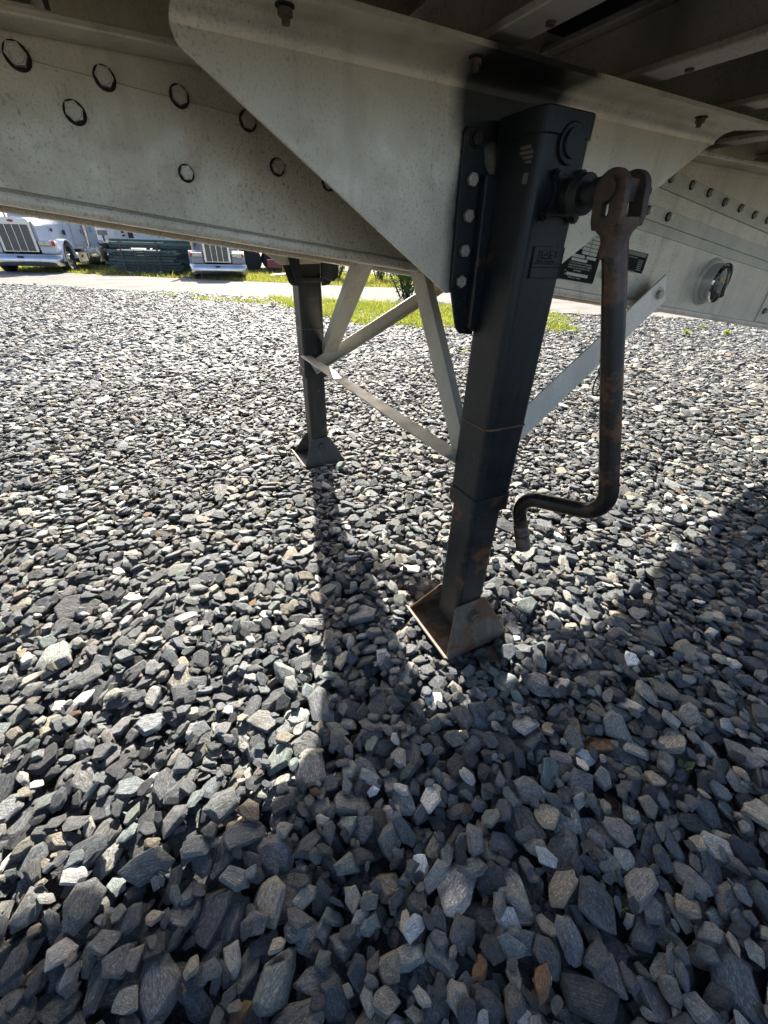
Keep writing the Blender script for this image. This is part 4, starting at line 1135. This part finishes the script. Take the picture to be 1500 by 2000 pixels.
        mb = MB(); mb.box((s_ * 1.045, 3.72, 1.42), (.02, .05, .16)); mb.build('handle', M_DARK, dr)
        mb = MB(); mb.cyl((s_ * 1.08, 4.12, .95), (s_ * 1.08, 4.12, 3.5), .085, n=18); mb.cyl((s_ * 1.08, 4.12, 1.3), (s_ * 1.08, 4.12, 2.5), .115, n=18)
        mb.tube([(s_ * 1.08, 4.12, .96), (s_ * 1.06, 4.10, .86), (s_ * .95, 4.02, .72), (s_ * .8, 3.9, .66)], .07, 10)
        mb.build('exhaust_stack', M_CHROME, T)
        mb = MB(); mb.box((s_ * 1.25, 2.95, 2.0), (.05, .10, .42)); mb.tube([(s_ * 1.0, 2.85, 1.85), (s_ * 1.25, 2.93, 1.9)], .015, 6); mb.tube([(s_ * 1.0, 2.9, 2.4), (s_ * 1.25, 2.95, 2.2)], .015, 6); mb.build('mirror', M_BRUSHED, T, .01, 1)
        mb = MB(); mb.box((s_ * 1.0, 2.55, .52), (.42, 1.05, .36)); mb.build('step_box', M_BRUSHED, T, .02, 2)
        mb = MB(); mb.box((s_ * 1.215, 2.45, .56), (.01, .16, .10)); mb.build('latch_plate', M_DARK, T)
        mb = MB(); mb.cyl((s_ * .93, 3.15, .57), (s_ * .93, 4.70, .57), .31, n=28); mb.build('fuel_tank', M_BRUSHED, T, .02, 2)
        mb = MB(); mb.box((s_ * 1.0, 5.15, .58), (.42, .80, .62)); mb.build('side_fairing', M_BRUSHED, T, .03, 2)
        for y in (6.4, 7.7): wheel('wheel', T, s_ * 1.0, y, .51, .34, s_)
        if sleeper:
            mb = MB(); mb.prism([(4.62, 1.95), (5.35, 1.95), (5.35, 2.45), (4.62, 2.45)], 0, s_ * 1.085, s_ * 1.095); mb.build('sleeper_window', M_GLASS, T)
    if sleeper:
        mb = MB(); mb.prism([(-1.08, .78), (1.08, .78), (1.08, 2.95), (.95, 3.1), (-.95, 3.1), (-1.08, 2.95)], 1, 4.28, 5.75); sl_ = mb.build('sleeper', M_WHITE, T, .03, 2)
        for (y, z, a_, b2) in ((4.55, .86, .02, .03), (5.6, 1.75, .02, .14), (5.6, 1.0, .02, .12)):
            mb = MB(); mb.box((1.085, y, z), (a_, .06, b2)); mb.build('door_hinge', M_DARK, T)
        front = text_mesh('US', .30, Matrix.Translation((1.084, 4.78, 1.42)) @ Matrix.Rotation(math.radians(90), 4, 'Z') @ RX, 'door_lettering', simple('blue_grey_print', (.16, .19, .25), .5), T, .002)
    mb = MB(); mb.box((0, 4.7, .72), (.8, 7.4, .22)); mb.box((0, 1.15, .5), (1.9, .14, .14)); mb.box((0, 7.0, .5), (1.9, .3, .2)); mb.build('chassis', M_DARK, T)
    mb = MB(); mb.cyl((0, 7.0, .95), (0, 7.0, 1.05), .45, n=20); mb.build('coupler_plate', M_DARK, T)
    T.location = (*loc, -0.055); T.rotation_euler = (0, 0, yaw)
    return T
# front bumper centre from its viewer's-right corner
def truck_at(cx_, cy_, deg): 
    a = math.radians(deg); return (cx_ - 1.2 * math.cos(a), cy_ + 1.2 * math.sin(a)), -a
l_, y_ = truck_at(-2.72, 21.3, 12)
tractor(l_, y_, 'white long-nosed truck with tall grille and chrome bumper beside the green steel rack', True, False)
l_, y_ = truck_at(3.62, 17.7, 7)
T2 = tractor(l_, y_, 'white long-nosed truck with a bent chrome bumper right of the green steel pile', True, True)
T2.scale = (0.80, 0.80, 0.80)
M_SHADEWHITE = simple('shaded_white_paint', (0.30, 0.315, 0.335), 0.3, 0, 0.12, 3.0)  # darker copy of the white paint: shade put into the second truck's colour
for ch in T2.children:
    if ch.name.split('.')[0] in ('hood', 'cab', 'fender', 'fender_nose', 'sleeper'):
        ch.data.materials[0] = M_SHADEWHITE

def box_trailer(loc, yaw, length, label, panel, nose):
    B = empty('box_trailer', (0, 0, 0)); tag(B, label, 'trailer')
    h0, h1, hw = 1.02, 3.75, 1.27
    mb = MB(); mb.box((length / 2, 0, (h0 + h1) / 2), (length, hw * 2, h1 - h0)); mb.build('body', panel, B, .03, 2)
    mb = MB(); mb.box((length / 2, 0, h0 - .06), (length, hw * 2 - .1, .16)); mb.build('floor_frame', M_DARK, B)
    for k in range(int(length / .62)):
        mb = MB(); mb.box((.3 + k * .62, -hw - .006, (h0 + h1) / 2), (.03, .014, h1 - h0 - .1)); mb.build('side_rib', panel, B)
    mb = MB(); mb.box((length / 2, -hw - .008, h0 + .06), (length, .02, .12)); mb.build('bottom_rail', M_BRUSHED, B)
    for x in (length - 2.2, length - 1.0):
        for s_ in (-1, 1):
            mb = MB(); mb.cyl((x, s_ * .88, .5), (x, s_ * 1.2, .5), .5, n=24); mb.build('tyre', M_TYRE, B, .04, 2)
    for s_ in (-1, 1):
        mb = MB(); mb.box((2.2, s_ * .9, .52), (.12, .12, .96)); mb.box((2.2, s_ * .9, .06), (.3, .3, .05)); mb.build('landing_leg', M_DARK, B)
    for (x, z, w_, h_) in nose:
        mb = MB(); mb.box((x, -hw - .016, z), (w_, .012, h_)); mb.build('panel_marking', M_DARK if w_ < .3 else M_LBLGREY, B)
    B.location = (*loc, -0.055); B.rotation_euler = (0, 0, yaw); return B
B1 = box_trailer((-1.75, 29.3), math.radians(-3), 1.9, 'short white refrigerated box unit between the truck sleeper and the long white trailer', M_WHITE2, [(.25, 1.72, .14, .14), (.36, 1.45, .42, .20), (.36, 1.24, .05, .3), (1.0, 1.62, .06, .12), (1.25, 1.5, .12, .08), (1.27, 1.36, .12, .07)])
B2 = box_trailer((-.30, 28.3), math.radians(-6), 3.6, 'white container body with black round mark and lettering above the green steel pile', M_WHITE2, [(.22, 1.42, .22, .32), (1.16, 1.42, .12, .12)])
text_mesh('LQL', .22, Matrix.Translation((1.42, -1.285, 1.32)) @ RX, 'side_lettering', M_DARK, B2, .002)
text_mesh('P-54', .20, Matrix.Translation((1.98, -1.285, 1.36)) @ RX, 'side_lettering', M_DARK, B2, .002)
B3 = box_trailer((3.4, 29.0), math.radians(-6), 7.0, 'grey ribbed container body behind the bent-bumper truck', M_GREY, [(.6, 1.35, .5, .3)])

# rack with green steel channels --------------------------------------------------------
RK = empty('storage_rack', (0, 0, 0)); tag(RK, 'rusty open steel rack holding green channels on the grass verge', 'rack')
xs_ = (0, .46, .80, 1.28)
for k, x in enumerate(xs_):
    for y in (0, .75):
        mb = MB(); mb.box((x, y, .52 if k in (0, 3) else .40), (.055 if k in (0, 3) else .04, .05, 1.16 if k in (0, 3) else .86)); mb.build('post', M_RACK, RK)
for y in (0, .75):
    mb = MB(); mb.box((.64, y - .001, .10), (1.36, .05, .05)); mb.build('rail', M_RACK, RK)
    mb = MB(); mb.box((.64, y - .002, .83), (1.5, .045, .035)); mb.build('rail', M_BRUSHED, RK)
for x in (.02, 1.26):
    mb = MB(); mb.tube([(x, -.01, .12), (x + (.18 if x < 1 else -.18), -.03, -.0)], .018, 6); mb.build('foot_brace', M_BRUSHED, RK)
RK.location = (-.66, 21.3, -.04); RK.rotation_euler = (0, 0, math.radians(-4))
def channel(x, y, z, ln, yaw, h=.085, w_=.15, mat=M_GREEN):
    mb = MB(); sec = [(0, 0), (w_, 0), (w_, h), (w_ - .015, h), (w_ - .015, .015), (.015, .015), (.015, h), (0, h)]
    mb.prism(sec, 0, -ln / 2, ln / 2)
    o = mb.build('steel_channel', mat, None, center=False)
    o.location = (x, y, z); o.rotation_euler = (0, 0, yaw)
    return o
for lv in range(7):
    for c_ in range(4):
        o = channel(.15 + random.uniform(-.14, .14), 21.42 + c_ * .165 + random.uniform(-.03, .03), .085 + lv * .104 + random.uniform(-.008, .008), 2.4 + random.uniform(-.35, .4), math.radians(-4 + random.uniform(-.8, .8)))
        tag(o, 'dark green steel channel lying inside the rusty rack', 'steel channel', 'green channels in the rack')
for lv in range(3):
    for c_ in range(3):
        o = channel(.55 + random.uniform(-.1, .1), 21.45 + c_ * .2, .86 + lv * .10, 3.0 + random.uniform(-.2, .2), math.radians(-5))
        tag(o, 'dark green steel channel stacked on top of the rusty rack', 'steel channel', 'green channels on top of the rack')
for lv in range(10):
    for c_ in range(3):
        o = channel(2.35 + random.uniform(-.16, .16), 22.7 + c_ * .19, -.04 + lv * .115, 2.6 + random.uniform(-.2, .2), math.radians(-5), .105, .18)
        tag(o, 'dark green steel channel in the loose pile behind the rusty rack', 'steel channel', 'green channels in the rear pile')
# red drag box and pale ramp plate beyond the road
mb = MB(); mb.box((0, 0, .42), (3.2, .9, .34))
RB = empty('red_implement', (0, 0, 0)); tag(RB, 'low red painted steel box behind the pale ramp on the verge', 'implement')
mb.build('body', M_REDSTEEL, RB, .02, 2)
for x in (-.9, -.3, .3, .9):
    mb = MB(); mb.box((x, -.46, .42), (.04, .03, .33)); mb.build('rib', M_REDSTEEL, RB)
for x in (-1.3, 1.3):
    mb = MB(); mb.box((x, 0, .12), (.14, .6, .30)); mb.build('skid', M_DARK, RB)
RB.location = (6.7, 21.6, -.06); RB.rotation_euler = (0, 0, math.radians(-12))
mb = MB(); mb.prism([(-.55, .0), (1.5, .16), (1.5, .26), (-.55, .10)], 1, -.25, .25)
rp = mb.build('ramp_plate', simple('pale_ramp_metal', (.55, .54, .50), .5), None, .01, 1, center=False)
rp.location = (5.2, 19.4, -.05); rp.rotation_euler = (0, 0, math.radians(-8)); tag(rp, 'pale metal ramp plate lying on the grass beyond the road', 'ramp')
# dark trailer bogie behind
DB = empty('parked_trailer', (0, 0, 0)); tag(DB, 'dark low trailer with black tyres behind the bent-bumper truck', 'trailer')
mb = MB(); mb.box((1.6, 0, .95), (4.2, 2.2, .30)); mb.box((1.6, 0, 1.6), (4.2, 2.2, 1.0)); mb.build('body', M_DARK, DB, .02, 2)
for x in (.0, 1.15):
    for y in (-1.0, 1.0):
        mb = MB(); mb.cyl((x, y - .15, .5), (x, y + .15, .5), .5, n=24); mb.build('tyre', M_TYRE, DB, .04, 2)
DB.location = (5.0, 25.0, -.055); DB.rotation_euler = (0, 0, math.radians(-10))
